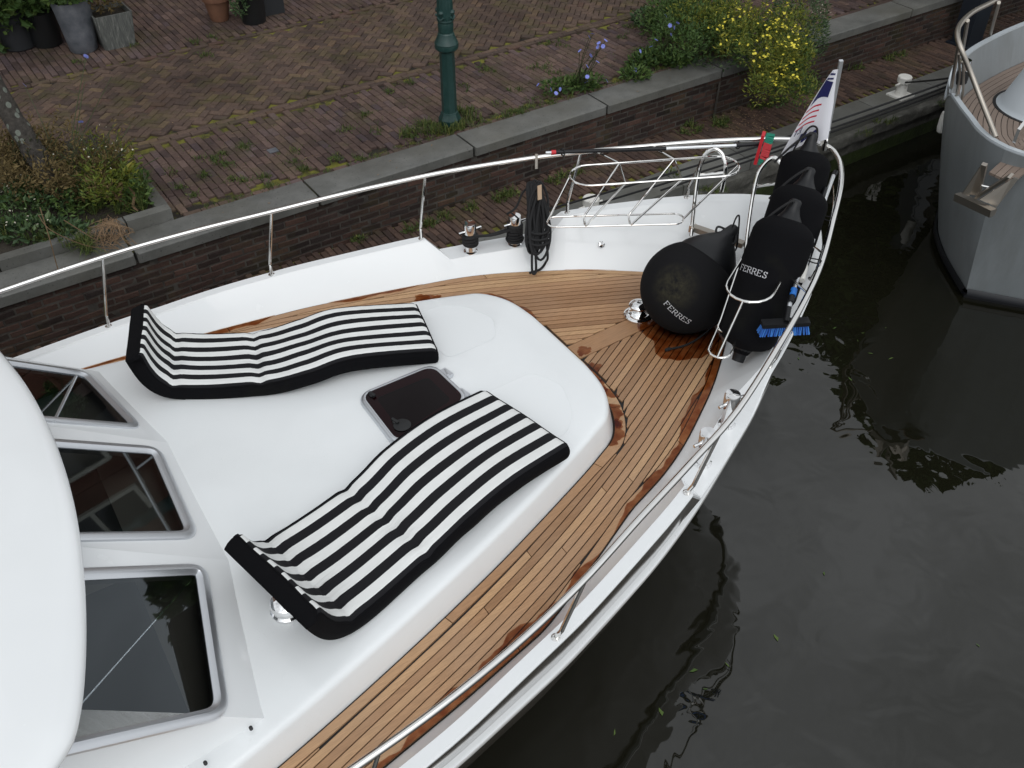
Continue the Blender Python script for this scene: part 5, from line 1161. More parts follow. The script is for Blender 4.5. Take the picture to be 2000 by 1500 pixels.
m = MB(); s0, s1 = at(1908, 384, 1.47), at(1974, 343, 1.84); dd = (s1 - s0).normalized(); m.box((s0 + s1) / 2, (s1 - s0) / 2, axn * 0.013, dd.cross(axn) * 0.035); m.build('shank', M_dullsteel, an)
m = MB(); m.tube([at(1916, 362, 1.58), at(1938, 367, 1.56)], 0.008, 8); m.build('pin', M_steel, an)
m = MB(); P = [at(1983, 280, GZ + 0.03), at(1993, 254, GZ + 0.16), at(2010, 232, GZ + 0.25), at(2010, 262, GZ + 0.06)]; m.prism(P, QN * 0.03); m.build('bow_roller_cheek', M_steel, gb, 20)

# ================================================================== QUAY FURNITURE
def qbollard(px, py, label):
    c = at(px, py, WALKZ + 0.01); t = thing('quay_bollard', c, label, 'bollard')
    m = MB(); m.box(c + UP * 0.005, QD * 0.13, QN * 0.12, UP * 0.012); m.build('base_plate', M_whitepaint, t)
    m = MB(); m.lathe([(0.075, 0.01), (0.07, 0.03), (0.06, 0.14), (0.06, 0.16), (0.085, 0.18), (0.088, 0.245), (0.08, 0.255), (0, 0.26)], c, UP, 24); m.build('post', M_whitepaint, t)
    m = MB(); m.tube([c + UP * 0.17 - QD * 0.15, c + UP * 0.17 + QD * 0.15], 0.013, 10); m.build('cross_pin', M_whitepaint, t); return c
qb1 = qbollard(1152, 428, 'white mooring bollard behind the yacht bulwark'); qb2 = qbollard(1758, 186, 'white mooring bollard on the stone edge near the grey boat')
def line(p0, p1, sag, label, r=0.011):
    m = MB(); n = 14; pts = [p0.lerp(p1, i / n) - UP * (sag * 4 * (i / n) * (1 - i / n)) for i in range(n + 1)]; m.tube(pts, r, 7); tag(m.build('mooring_line', M_rope), label, 'rope', 'mooring lines along the ledge')
g0 = gc + UP * 0.06
line(g0 + QN * 0.02, qb2 + UP * 0.17, 0.01, 'black mooring line from the grey boat to the white bollard beside it')
line(g0 + UP * 0.0, at(1052, 414, WALKZ + 0.45), 0.05, 'upper black mooring line running along the ledge to the rope coil'); line(g0 - UP * 0.05, qb1 + UP * 0.16, 0.05, 'black mooring line running along the ledge to the bollard behind the bulwark'); line(g0 - UP * 0.1, at(1290, 372, WALKZ + 0.10), 0.02, 'lowest black mooring line close over the stone edge')
c = at(1886, 84, WALKZ); m = MB(); m.box(c + UP * 1.1, QD * 0.17, QN * 0.13, UP * 1.1); pp = thing('power_pillar', c, 'dark navy steel pillar on the ledge behind the grey boat', 'pillar'); m.build('casing', M_navy, pp)
m = MB(); m.box(c + UP * 2.22, QD * 0.19, QN * 0.15, UP * 0.02); m.build('cap', M_navy, pp); m = MB(); m.box(c + UP * 0.01, QD * 0.22, QN * 0.18, UP * 0.012); m.build('foot_plate', M_navy, pp)
m = MB(); m.box(c + UP * 1.25 - QN * 0.132, QD * 0.11, QN * 0.004, UP * 0.5); m.build('door', M_navy, pp)
# lamp post
lc = at(879, 240, STREETZ); lp = thing('lamp_post', lc, 'dark green cast iron lamp post beside the coping', 'lamp post')
def lat(prof, n, name, mt=M_lamp, ang=20): m = MB(); m.lathe(prof, lc, UP, n, xref=QD.lerp(QN, 0.2)); return m.build(name, mt, lp, ang)
lat([(0.1224, 0), (0.1224, 0.06), (0.1188, 0.068), (0.0936, 0.12), (0.09216, 0.132), (0.08496, 0.136)], 8, 'base')
lat([(0.08496, 0.132), (0.08136, 0.16), (0.07776, 0.784), (0.08064, 0.8)], 8, 'octagonal_shaft')
lat([(0.0936, 0.8), (0.1188, 0.824), (0.1238, 0.848), (0.121, 0.872), (0.1238, 0.88), (0.1116, 0.904), (0.09, 0.952), (0.08496, 0.976), (0.0756, 0.988), (0.07776, 1), (0.08064, 1.064), (0.07776, 1.088), (0.08496, 1.108), (0.0828, 1.12)], 28, 'collar')
m = MB(); prof = [(0.08064, 1.116), (0.08352, 1.16), (0.08064, 1.28), (0.07056, 1.44), (0.0648, 1.6), (0.0828, 1.64), (0.072, 1.696), (0.0504, 1.744), (0.0468, 3.36), (0.0648, 3.4), (0.036, 3.52)]
rows = [[lc + UP * h + (QD * math.cos(6.283 * k / 48) + QN * math.sin(6.283 * k / 48)) * (r * (1 - 0.06 * (k % 4 == 0) * (h < 1.64))) for k in range(48)] for r, h in prof]; m.grid(rows, closed=True); m.build('fluted_shaft', M_lamp, lp, 40)
for k in range(4):
    a = 6.283 * k / 4 + 0.5; q = QD * math.cos(a) + QN * math.sin(a); m = MB(); m.lathe([(0.0, -0.03), (0.022, -0.02), (0.03, 0), (0.022, 0.02), (0, 0.028)], lc + UP * 1.2 + q * 0.081, UP, 12)
    m.tube(cr([lc + UP * 1.16 + q * 0.085 + q.cross(UP) * 0.036, lc + UP * 1.135 + q * 0.09, lc + UP * 1.16 + q * 0.085 - q.cross(UP) * 0.036], 5), 0.012, 6); m.build('boss', M_lamp, lp)
lat([(0.10, 3.5), (0.2, 3.95), (0.22, 3.97), (0.12, 4.15), (0.03, 4.2)], 6, 'lantern', M_lamp)

# ================================================================== PLANTS
def leafset(m, c, rad, n, size, lw=0.45, up=0.5, flat=1.0, shell=0.5, tint=(0, 1), r_=rng, dirn=None):
    for _ in range(n):
        while True:
            q = Vector((r_.uniform(-1, 1), r_.uniform(-1, 1), r_.uniform(-1, 1)))
            if 0.05 < q.length < 1: break
        q = q.normalized() * (q.length ** shell)
        p = Vector(c) + Vector((q.x * rad[0], q.y * rad[1], q.z * rad[2]))
        d = Vector((q.x, q.y, q.z * 0.4)) + Vector((r_.gauss(0, 0.6), r_.gauss(0, 0.6), r_.gauss(up, 0.5))); d.normalize()
        if dirn is not None: d = (d + dirn).normalized()
        s = size * r_.uniform(0.6, 1.3); w = d.cross(Vector((r_.gauss(0, 1), r_.gauss(0, 1), r_.gauss(0, 1)))).normalized() * s * lw * 0.5
        nn = d.cross(w).normalized() * s * 0.12
        m.add([p, p + d * s * 0.45 + w + nn, p + d * s, p + d * s * 0.45 - w + nn], [(0, 1, 2, 3)], r_.uniform(*tint) + 0.001)
def blades(m, c, n, ln, sp, tint=(0, 1), wid=0.004, r_=rng, droop=0.4):
    for _ in range(n):
        a = r_.uniform(0, 6.283); lean = abs(r_.gauss(0, sp)); h = ln * r_.uniform(0.5, 1.2); p = Vector(c) + Vector((r_.gauss(0, 0.02), r_.gauss(0, 0.02), 0))
        d = Vector((math.cos(a) * lean, math.sin(a) * lean, 1)).normalized(); w = Vector((-math.sin(a), math.cos(a), 0)) * wid; mid = p + d * h * 0.6; e = p + d * h + Vector((math.cos(a), math.sin(a), 0)) * h * droop * lean - UP * h * droop * lean * 0.6
        t = r_.uniform(*tint) + 0.001; m.add([p - w, p + w, mid + w * 0.8, mid - w * 0.8], [(0, 1, 2, 3)], t); m.add([mid - w * 0.8, mid + w * 0.8, e], [(0, 1, 2)], t)
def bloom(m, c, r, n=6):
    c = Vector(c); tilt = Vector((rng.gauss(0, 0.3), rng.gauss(-0.4, 0.3), 1)).normalized(); u = tilt.orthogonal().normalized(); w = tilt.cross(u)
    for k in range(n):
        a = 6.283 * k / n; q = u * math.cos(a) + w * math.sin(a); s = tilt.cross(q)
        m.add([c, c + q * r * 0.6 + s * r * 0.32 + tilt * r * 0.1, c + q * r, c + q * r * 0.6 - s * r * 0.32 + tilt * r * 0.1], [(0, 1, 2, 3)])
SZ = STREETZ
# planting bed at the left: kerb stones and soil
bed_ = tag(empty('planting_bed', at(120, 420, SZ)), 'kerbed planting bed of weeds against the coping', 'planting bed', kind='structure')
ac_, nc_ = 1.74, 8.10
m = MB(); m.add([Q(-2, 8.14, SZ + 0.05), Q(ac_ - 0.1, 8.14, SZ + 0.05), Q(ac_ - 0.1, 10.1, SZ + 0.05), Q(-2, 10.1, SZ + 0.05)], [(0, 1, 2, 3)]); m.build('soil', M_soil, bed_)
a = ac_
for k, ln in enumerate((0.42, 0.40, 0.7, 0.8, 0.8)):
    m = MB(); m.box(Q(a - ln / 2, nc_ + 0.005 * (k % 2), SZ + 0.03 - 0.006 * k), QD * (ln / 2 - 0.006), QN * 0.055, UP * 0.085); m.build('kerb_stone', M_stone, bed_); a -= ln
for k in range(2): m = MB(); m.box(Q(ac_ - 0.055, nc_ + 0.06 + 0.33 + k * 0.66, SZ + 0.028), QD * 0.055, QN * 0.325, UP * 0.083); m.build('kerb_stone', M_stone, bed_)
# leaning tree
t0, t1 = at(128, 398, SZ + 0.02), at(2, 190, SZ + 0.95); dt = (t1 - t0)
tr_ = thing('leaning_tree', t0, 'leaning tree trunk spotted with pale lichen in the planting bed', 'tree')
pts = [t0 - dt * 0.06, t0, t0 + dt * 0.3, t0 + dt * 0.65, t1, t0 + dt * 1.6 + UP * 0.5, t0 + dt * 2.2 + UP * 1.6, t0 + dt * 2.6 + UP * 3.0]
pp_ = cr(pts, 6); m = MB(); m.tube(pp_, [lerp(0.125, 0.06, i / (len(pp_) - 1)) * (1 + 0.05 * math.sin(i * 1.7)) for i in range(len(pp_))], 16); m.build('trunk', M_bark, tr_, 60)
m = MB(); leafset(m, pts[-1] + UP * 1.0, (2.2, 2.0, 1.4), 2600, 0.16, 0.6); m.build('crown', M_leaf, tr_, None)
def bush(name, parts, label, cat='plant', group=None, flowers=(), loc=None, stems=None):
    t = thing(name, loc, label, cat, group)
    for (nm, mt, fn) in parts:
        m = MB(); fn(m); m.build(nm, mt, t, None)
    if stems: m = MB(); stems(m); m.build('stems', M_stem, t)
    for mt, r, ps in flowers:
        base = None
        for p in ps:
            if base is None or rng.random() < 0.25:
                m = MB(); bloom(m, (0, 0, 0), r, 7); base = m.mesh('flower', mt, None)
            o = bpy.data.objects.new('flower', base); COL.objects.link(o); o.location = p; o.rotation_euler = (rng.uniform(-0.5, 0.5), rng.uniform(-0.5, 0.5), rng.uniform(0, 6)); hang(o, t)
    return t
P = lambda px, py, z: at(px, py, SZ + z)
def lumpB(m, px0, px1, py0, py1, z0, z1, n, per, size, lw): 
    for _ in range(n):
        r = rng.uniform(0.06, 0.15); tt = rng.random() * 0.5; leafset(m, P(rng.uniform(px0, px1), rng.uniform(py0, py1), rng.uniform(z0, z1)), (r, r, r * 1.1), per, size, lw, tint=(tt, tt + 0.5))
def sprigB(m, px0, px1, py0, py1, z0, n, ln):
    for _ in range(n):
        c = P(rng.uniform(px0, px1), rng.uniform(py0, py1), z0); d_ = Vector((rng.gauss(0, 0.5), rng.gauss(-0.1, 0.45), 1)).normalized(); l_ = ln * rng.uniform(0.5, 1.3); t_ = rng.random() * 0.6
        for i in range(9): leafset(m, c + d_ * l_ * i / 9, (0.015, 0.015, 0.015), 2, 0.05, 0.3, tint=(t_, t_ + 0.4))
bush('dry_shrub', [('dry_foliage', M_dry, lambda m: (lumpB(m, -5, 115, 265, 365, 0.1, 0.5, 40, 50, 0.052, 0.4), lumpB(m, 90, 140, 320, 400, 0.1, 0.35, 12, 45, 0.05, 0.4), sprigB(m, 0, 130, 280, 380, 0.25, 90, 0.42))),
    ('green_foliage', M_leaf, lambda m: lumpB(m, -5, 130, 300, 400, 0.03, 0.25, 22, 50, 0.055, 0.45))], 'rust brown withered shrub left of the leaning trunk', loc=P(60, 340, 0.05), stems=lambda m: [m.tube([P(60 + rng.gauss(0, 20), 350, 0.05), P(60 + rng.gauss(0, 40), 275 + rng.gauss(0, 20), 0.65)], 0.004, 5) for _ in range(24)])
wf = [P(rng.uniform(0, 95), rng.uniform(340, 440), rng.uniform(0.3, 0.42)) for _ in range(24)]
bush('white_flowered_weed', [('foliage', M_leafgrey, lambda m: (leafset(m, P(30, 400, 0.14), (0.5, 0.38, 0.2), 900, 0.06), leafset(m, P(70, 455, 0.08), (0.5, 0.16, 0.1), 520, 0.075, 0.5))), ('plain_green_leaves', M_leaf, lambda m: leafset(m, P(40, 420, 0.1), (0.55, 0.35, 0.15), 600, 0.06))], 'green weed with tiny white flowers at the bed kerb', loc=P(35, 420, 0.05), flowers=[(M_petalwhite, 0.010, wf)])  # second leaf layer in the plain green leaf colour
wf2 = [P(rng.gauss(195, 32), rng.gauss(288, 16), rng.uniform(0.45, 0.55)) for _ in range(38)]
bush('tall_weed_clump', [('dry_foliage', M_dry, lambda m: (lumpB(m, 145, 245, 295, 375, 0.08, 0.42, 26, 55, 0.05, 0.35), sprigB(m, 140, 250, 310, 380, 0.2, 60, 0.4))),
    ('green_foliage', M_leafyel, lambda m: (lumpB(m, 160, 265, 305, 380, 0.08, 0.4, 20, 50, 0.055, 0.35), sprigB(m, 160, 260, 310, 385, 0.15, 50, 0.38), leafset(m, P(225, 345, 0.22), (0.16, 0.16, 0.16), 60, 0.15, 0.3))),
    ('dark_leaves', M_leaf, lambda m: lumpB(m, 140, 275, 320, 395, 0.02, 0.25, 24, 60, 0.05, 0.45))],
    'tall half-dry weed clump with cream seed heads right of the leaning trunk', loc=P(195, 370, 0.05), flowers=[(M_petalwhite, 0.009, wf2)], stems=lambda m: [m.tube([P(200 + rng.gauss(0, 22), 372, 0.05), P(195 + rng.gauss(0, 42), 285 + rng.gauss(0, 22), 0.56)], 0.004, 5) for _ in range(30)])
def grassm(spots): 
    def f(m):
        for px, py, n, ln, sp in spots: blades(m, P(px, py, 0.05), n, ln, sp, wid=0.004)
    return f
gs = [(rng.uniform(160, 290), rng.uniform(365, 420), 26, rng.uniform(0.14, 0.26), 0.7) for _ in range(22)] + [(rng.uniform(0, 180), rng.uniform(455, 480), 22, 0.13, 0.8) for _ in range(10)] + [(rng.uniform(110, 180), rng.uniform(470, 500), 26, 0.14, 0.9) for _ in range(8)] + [(282, 370 + 8 * k, 30, 0.22, 0.5) for k in range(4)]
m = MB(); grassm(gs)(m); leafset(m, P(150, 455, 0.06), (0.3, 0.2, 0.05), 200, 0.05); tag(m.build('bed_grass', M_grass, None, None), 'long green grass and ground cover filling the planting bed', 'grass', kind='stuff')
wl_ = thing('wilted_leaf_plant', P(240, 395, 0.05), 'wilted pale brown leaves curling over the bed kerb', 'plant')
for pts in ([(228, 365, 0.3), (226, 380, 0.22), (236, 392, 0.15), (250, 405, 0.08)], [(240, 366, 0.3), (234, 378, 0.25), (240, 392, 0.14), (256, 398, 0.08)], [(252, 366, 0.3), (262, 380, 0.2), (260, 402, 0.12), (270, 412, 0.12)]):
    pp = cr([P(*q) for q in pts], 5); m = MB(); m.grid([[p + QD * 0.014 * math.sin(0.4 + 2.4 * i / len(pp)), p + UP * 0.006, p - QD * 0.014 * math.sin(0.4 + 2.4 * i / len(pp))] for i, p in enumerate(pp)]); m.build('leaf', M_straw, wl_, 60)
st_t = thing('straw_tuft', P(215, 450, 0.05), 'bleached straw tuft drooping over the kerb stones', 'plant')
m = MB()
for k in range(60):
    a = rng.gauss(0, 0.3); p0 = P(215 + rng.gauss(0, 9), 432 + rng.gauss(0, 5), 0.13); p1 = P(212 + rng.gauss(0, 22), 452 + rng.gauss(0, 8), 0.12); p2 = P(212 + rng.gauss(0, 30), 472 + rng.gauss(0, 10), 0.03); k0 = len(m.f); m.tube(cr([p0, p1, p2], 4), 0.0022, 4); m.tint[k0:] = [rng.random() + .001] * (len(m.f) - k0)
m.build('blades', M_straw, st_t, None)
for pts in ([(75, 420, 0.35), (100, 450, 0.3), (170, 480, 0.12), (232, 486, 0.04)], [(125, 430, 0.3), (165, 455, 0.25), (205, 478, 0.1), (230, 484, 0.04)], [(78, 405, 0.5), (98, 470, 0.3), (110, 515, 0.1), (120, 545, -0.05), (135, 580, -0.3), (140, 615, -0.45)]):
    m = MB(); m.tube(cr([P(*q) for q in pts], 6), [0.005] * 0 or 0.0042, 5); m.build('dead_stalk', M_straw, st_t)
# chicory: wiry stems with blue flowers
def chicory(base, tops, fl, label, nleaf, leafc):
    t = thing('chicory', P(*base), label, 'plant', 'blue flowering chicory along the quay')
    m = MB(); b = P(*base)
    for q in tops:
        e = P(*q); mid = b.lerp(e, 0.5) + Vector((rng.gauss(0, 0.04), rng.gauss(0, 0.04), 0.03)); pts = cr([b + Vector((rng.gauss(0, 0.03), rng.gauss(0, 0.03), 0)), mid, e], 5); m.tube(pts, [0.0055 - 0.0025 * i / (len(pts) - 1) for i in range(len(pts))], 5)
        for k in range(4): p = pts[rng.randrange(3, len(pts))]; m.tube([p, p + Vector((rng.gauss(0, 0.07), rng.gauss(0, 0.07), rng.uniform(0.02, 0.1)))], 0.0016, 4)
    m.build('stems', M_stem, t)
    m = MB()
    for (lx, ly, n, ln) in leafc:
        for _ in range(n): blades(m, P(lx + rng.gauss(0, 10), ly + rng.gauss(0, 6), 0.0), 1, ln, 0.9, wid=0.014, droop=0.6)
        leafset(m, P(lx, ly, 0.06), (0.16, 0.14, 0.06), nleaf, 0.07, 0.4)
    m.build('leaves', M_leaf, t, None)
    mm = MB(); bloom(mm, (0, 0, 0), 0.027, 9); fm = mm.mesh('flower', M_petalblue, None)
    for q in fl:
        o = bpy.data.objects.new('flower', fm); COL.objects.link(o); o.location = P(*q); o.rotation_euler = (rng.uniform(-0.2, 1.0), rng.uniform(-0.5, 0.5), rng.uniform(0, 6)); hang(o, t)
z_ = lambda x, y, k=0.35, x0=650, y0=0: (x0 + x * k, y0 + y * k)
fA = [z_(*q) for q in ((1450, 188), (1432, 207), (1523, 225), (1378, 283), (1478, 262), (1508, 258), (1484, 240), (1440, 310), (1478, 345), (1420, 370), (1420, 428), (1415, 458), (1530, 452), (1145, 472), (1218, 500), (1268, 498), (1246, 520))]
chicory((1130, 170, 0.0), [(x, y, 0.25 + 0.6 * max(0, (170 - y) / 110)) for x, y in fA[:13]] + [(1100, 172, 0.12), (1070, 178, 0.15)], [(x, y, 0.26 + 0.6 * max(0, (170 - y) / 110) if y < 160 else 0.14) for x, y in fA], 'wiry chicory with pale blue flowers between the lamp post and the yellow shrub', 120, [(1135, 165, 14, 0.16), (1150, 158, 10, 0.14), (1085, 172, 8, 0.1), (1110, 165, 8, 0.12)])
fB = [z_(*q) for q in ((1858, 88), (1882, 142), (1905, 155), (1925, 128), (1890, 194), (1805, 222), (1776, 260), (1716, 285), (1690, 390), (1680, 388))]
chicory((1295, 112, 0.0), [(x, y, 0.2 + 0.65 * max(0, (112 - y) / 90)) for x, y in fB[:7]], [(x, y, 0.22 + 0.65 * max(0, (112 - y) / 90) if y < 112 else 0.1) for x, y in fB], 'leafy chicory with blue flowers at the foot of the green shrubs', 260, [(1270, 108, 26, 0.2), (1255, 120, 16, 0.16), (1320, 118, 22, 0.2), (1300, 110, 16, 0.2), (1240, 145, 14, 0.12)])
chicory((125, 380, 0.05), [(168, 112, 1.24), (165, 160, 1.05), (48, 168, 0.9), (218, 150, 1.1), (225, 240, 0.75), (158, 240, 0.75)], [(168, 110, 1.25), (48, 166, 0.9), (158, 238, 0.75)], 'tall leggy chicory growing out of the planting bed', 60, [(150, 390, 8, 0.2)])
# green shrubs and yellow flowering shrub
def lumps(m, px0, px1, py0, py1, z0, z1, n, per, size, lw, rad=(0.13, 0.24), tint=(0, 1), fn=None):
    for _ in range(n):
        u, v = rng.random(), rng.random(); r = rng.uniform(*rad); c = P(lerp(px0, px1, u), lerp(py0, py1, v), lerp(z0, z1, rng.random()))
        if fn and not fn(u, v): continue
        tt = rng.uniform(tint[0], tint[1]) * 0.5; leafset(m, c, (r, r * rng.uniform(0.7, 1.2), r * rng.uniform(0.6, 1.1)), per, size, lw, tint=(tt, min(1.0, tt + 0.5)))
def sprigs(m, px0, px1, py0, py1, z0, n, ln, tint=(0, 1)):
    for _ in range(n):
        c = P(rng.uniform(px0, px1), rng.uniform(py0, py1), z0); d_ = Vector((rng.gauss(0, 0.5), rng.gauss(-0.15, 0.5), 1)).normalized(); l_ = ln * rng.uniform(0.5, 1.3)
        for i in range(9): p = c + d_ * l_ * i / 9; leafset(m, p, (0.02, 0.02, 0.02), 3, 0.05, 0.3, tint=tint)
yf = []
yclus = [(1440 + rng.uniform(-40, 130), rng.uniform(15, 95), rng.uniform(0.45, 0.75)) for _ in range(22)] + [(1500 + rng.uniform(-30, 60), rng.uniform(90, 165), rng.uniform(0.2, 0.5)) for _ in range(14)]
for (cx, cy, cz) in yclus:
    for _ in range(rng.randrange(5, 14)): yf.append(P(cx + rng.gauss(0, 11), cy + rng.gauss(0, 8), cz + rng.gauss(0, 0.04)))
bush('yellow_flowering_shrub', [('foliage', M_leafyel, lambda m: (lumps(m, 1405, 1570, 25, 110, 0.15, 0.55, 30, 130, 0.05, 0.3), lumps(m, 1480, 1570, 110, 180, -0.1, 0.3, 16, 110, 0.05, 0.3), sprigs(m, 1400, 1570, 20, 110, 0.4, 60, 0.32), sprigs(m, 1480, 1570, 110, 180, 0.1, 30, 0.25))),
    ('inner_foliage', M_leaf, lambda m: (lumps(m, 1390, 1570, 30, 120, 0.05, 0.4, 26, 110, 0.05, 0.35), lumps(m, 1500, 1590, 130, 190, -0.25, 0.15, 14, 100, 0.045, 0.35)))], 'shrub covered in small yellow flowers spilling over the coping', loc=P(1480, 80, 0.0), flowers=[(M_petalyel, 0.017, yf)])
bush('dark_green_shrub', [('foliage', M_leaf, lambda m: (lumps(m, 1290, 1430, 0, 90, 0.1, 0.5, 40, 120, 0.055, 0.4), sprigs(m, 1300, 1430, 0, 80, 0.35, 80, 0.4), lumps(m, 1270, 1330, 25, 70, 0.0, 0.2, 12, 70, 0.055, 0.5))), ('light_foliage', M_leafyel, lambda m: (lumps(m, 1320, 1440, 0, 80, 0.25, 0.6, 14, 80, 0.05, 0.35), sprigs(m, 1330, 1440, 0, 60, 0.4, 30, 0.4))), ('ground_leaves', M_leafgrey, lambda m: (leafset(m, P(1275, 35, 0.08), (0.28, 0.22, 0.1), 420, 0.06, 0.6), leafset(m, P(1400, 110, 0.08), (0.4, 0.3, 0.1), 420, 0.05)))], 'dense dark green shrub behind the chicory', loc=P(1370, 60, 0.0))
wf3 = [P(rng.gauss(1600, 10), rng.gauss(18, 12), rng.uniform(0.4, 0.6)) for _ in range(30)]
bush('feathery_green_shrub', [('foliage', M_leafgrey, lambda m: (leafset(m, P(1560, 40, 0.4), (0.35, 0.4, 0.42), 1900, 0.05, 0.25), leafset(m, P(1590, 75, 0.15), (0.16, 0.3, 0.25), 600, 0.05, 0.25)))], 'feathery grey-green shrub beside the bare coping', loc=P(1570, 70, 0.0), flowers=[(M_petalwhite, 0.011, wf3)])
bush('withered_grass_clump', [('dry_blades', M_dry, lambda m: [blades(m, P(1410 + rng.gauss(0, 14), 112 + rng.gauss(0, 6), 0.01), 6, 0.13, 0.6, wid=0.003) for _ in range(26)])], 'orange brown withered grass on the coping below the shrub', loc=P(1410, 112, 0))
# grass tufts in the paving joints
m = MB()
tu = [z_(*q) for q in ((840, 378), (850, 395), (920, 580), (735, 480), (690, 630), (510, 690), (560, 700), (450, 770), (610, 710), (640, 730), (740, 690), (780, 620), (315, 515), (430, 460), (240, 735), (195, 640), (70, 735), (160, 890), (20, 880), (1130, 560), (1045, 620), (1210, 575), (930, 650), (1270, 255), (1200, 240), (1120, 380), (1290, 440), (1300, 470), (1340, 480), (1440, 470), (1460, 490), (1040, 630), (990, 625), (1080, 610), (1640, 150), (1620, 205), (1690, 150), (1200, 370), (1240, 410), (1010, 505))]
tu += [z_(*q, 0.35, 0, 0) for q in ((1240, 860), (1160, 890), (1140, 980), (1220, 900), (1270, 920), (1480, 990), (1350, 1010), (1010, 1050), (1075, 1090), (1380, 820), (950, 965), (1660, 905), (1700, 945), (1520, 1040), (1640, 840), (1085, 235), (1190, 205), (1150, 310), (690, 215), (440, 345), (740, 250), (1880, 890), (1310, 1000))]
for px, py in tu:
    for k in range(rng.randrange(3, 7)): blades(m, P(px + rng.gauss(0, 7), py + rng.gauss(0, 3), 0.0), 9, rng.uniform(0.03, 0.075), 0.9, (0, 0.8), 0.0035)
    leafset(m, P(px, py, 0.012), (0.07, 0.07, 0.012), 20, 0.025, 0.5)
for _ in range(420):
    px, py = rng.uniform(560, 1200), 0; aa = rng.uniform(2.2, 9.5); nn = rng.uniform(8.1, 9.55); blades(m, Q(aa, nn, SZ - 0.004), 4, 0.022, 0.9, (0.1, 0.8), 0.003)
for _ in range(160): blades(m, Q(rng.uniform(2, 10.2), N_CI + 0.02 + abs(rng.gauss(0, 0.03)), SZ - 0.004), 6, 0.05, 0.8, (0.1, 0.9), 0.003)
for a_, n_ in ((4.6, 8.35), (4.75, 8.15), (5.1, 8.2), (5.15, 8.4), (4.55, 8.2), (4.9, 8.12), (4.35, 8.3)): [blades(m, Q(a_ + rng.gauss(0, 0.05), n_ + rng.gauss(0, 0.05), SZ), 10, 0.11, 0.6, wid=0.004) for _ in range(9)]
tag(m.build('pavement_grass', M_grass, None, None), 'tufts of grass and weeds growing in the paving joints', 'grass', kind='stuff')
m = MB()
W_ = lambda px, py, z: at(px, py, WALKZ + z)
wt = [z_(*q, 0.35, 1300, 0) for q in ((145, 700), (170, 730), (120, 740), (290, 690), (320, 680), (310, 700), (500, 600), (560, 590), (650, 560), (620, 570), (760, 500), (800, 490), (820, 480), (1080, 380), (1300, 310), (1250, 325))] + [z_(*q) for q in ((925, 1110), (950, 1085), (770, 1165), (540, 1245), (520, 1260), (630, 1215), (1010, 1080), (1230, 1010), (1290, 985), (1890, 970), (1350, 960), (430, 1290), (150, 1340))]
for px, py in wt:
    for k in range(5): blades(m, W_(px + rng.gauss(0, 6), py + rng.gauss(0, 3), 0.0), 9, rng.uniform(0.05, 0.12), 0.8, (0.1, 0.9), 0.004)
    leafset(m, W_(px, py, 0.02), (0.08, 0.06, 0.02), 26, 0.035, 0.6)
for px, py in ((1740, 235), (1725, 240), (1840, 205), (1690, 262), (1362, 388), (1355, 400), (1376, 372), (1410, 375), (1490, 300)):
    for k in range(5): blades(m, at(px + rng.gauss(0, 8), py + rng.gauss(0, 3), BEAMZ), 8, 0.07, 0.9, (0, 1), 0.004)
tag(m.build('ledge_weeds', M_grass, None, None), 'small weeds growing along the ledge and water edge', 'weeds', kind='stuff')
m = MB()
for _ in range(150):
    p = W_(rng.gauss(1460, 28), rng.gauss(238, 13), 0.006); s = rng.uniform(0.008, 0.016); u = Vector((rng.gauss(0, 1), rng.gauss(0, 1), 0.1)).normalized() * s; m.add([p - u, p + u.cross(UP) * 0.5, p + u, p - u.cross(UP) * 0.5], [(0, 1, 2, 3)], 0.9)
for _ in range(260):
    p = Q(rng.uniform(1.9, 10.5), rng.uniform(7.7, 11.8), SZ + 0.012); s = rng.uniform(0.006, 0.02); u = Vector((rng.gauss(0, 1), rng.gauss(0, 1), 0.1)).normalized() * s; m.add([p - u, p + u.cross(UP) * 0.3, p + u, p - u.cross(UP) * 0.3], [(0, 1, 2, 3)], rng.random())
tag(m.build('leaf_litter', M_straw, None, None), 'fallen petals and dry leaf scraps scattered on the paving', 'litter', kind='stuff')
# little metal plate in the pavement
m = MB(); c = P(533, 294, 0.004); m.box(c, QD * 0.05, QN * 0.045, UP * 0.004); mp = tag(m.build('survey_plate', M_zinc, None), 'small square metal plate set in the sidewalk', 'metal plate')
# ---- pots
def foliage_pot(m, px, py, z, rad, n, s): leafset(m, P(px, py, z), rad, n, s, 0.6)
c = P(165, 97, 0); t = thing('tall_zinc_pot', c, 'tall tapered mottled grey pot with a scooped front', 'pot')
m = MB(); rows = []
for h, r in ((0, 0.15), (0.02, 0.165), (0.15, 0.18), (0.35, 0.20), (0.55, 0.225), (0.62, 0.235), (0.62, 0.22), (0.5, 0.2)): rows.append([c + UP * h + (QD * math.cos(a) + QN * math.sin(a)) * r for a in [6.283 * k / 28 for k in range(28)]])
m.grid(rows, closed=True); m.build('body', M_zinc, t, 40); m = MB(); leafset(m, c + UP * 0.75, (0.3, 0.3, 0.2), 420, 0.09, 0.6); m.build('foliage', M_leaf, t, None)
c = P(228, 84, 0); t = thing('wooden_planter', c, 'weathered grey wooden planter box with flared sides', 'planter')
m = MB()
def ringb(h, s, i=0): return [c + UP * h + QD * sx * s + QN * sy * s for sx, sy in ((-1, -1), (1, -1), (1, 1), (-1, 1))]
for k in range(4):
    a, b = ringb(0, 0.17), ringb(0.42, 0.215); m = MB(); n = (a[(k + 1) % 4] - a[k]).cross(b[k] - a[k]).normalized(); m.prism([a[k], a[(k + 1) % 4], b[(k + 1) % 4], b[k]], n * 0.018); m.build('side_board', M_planter, t, 20)
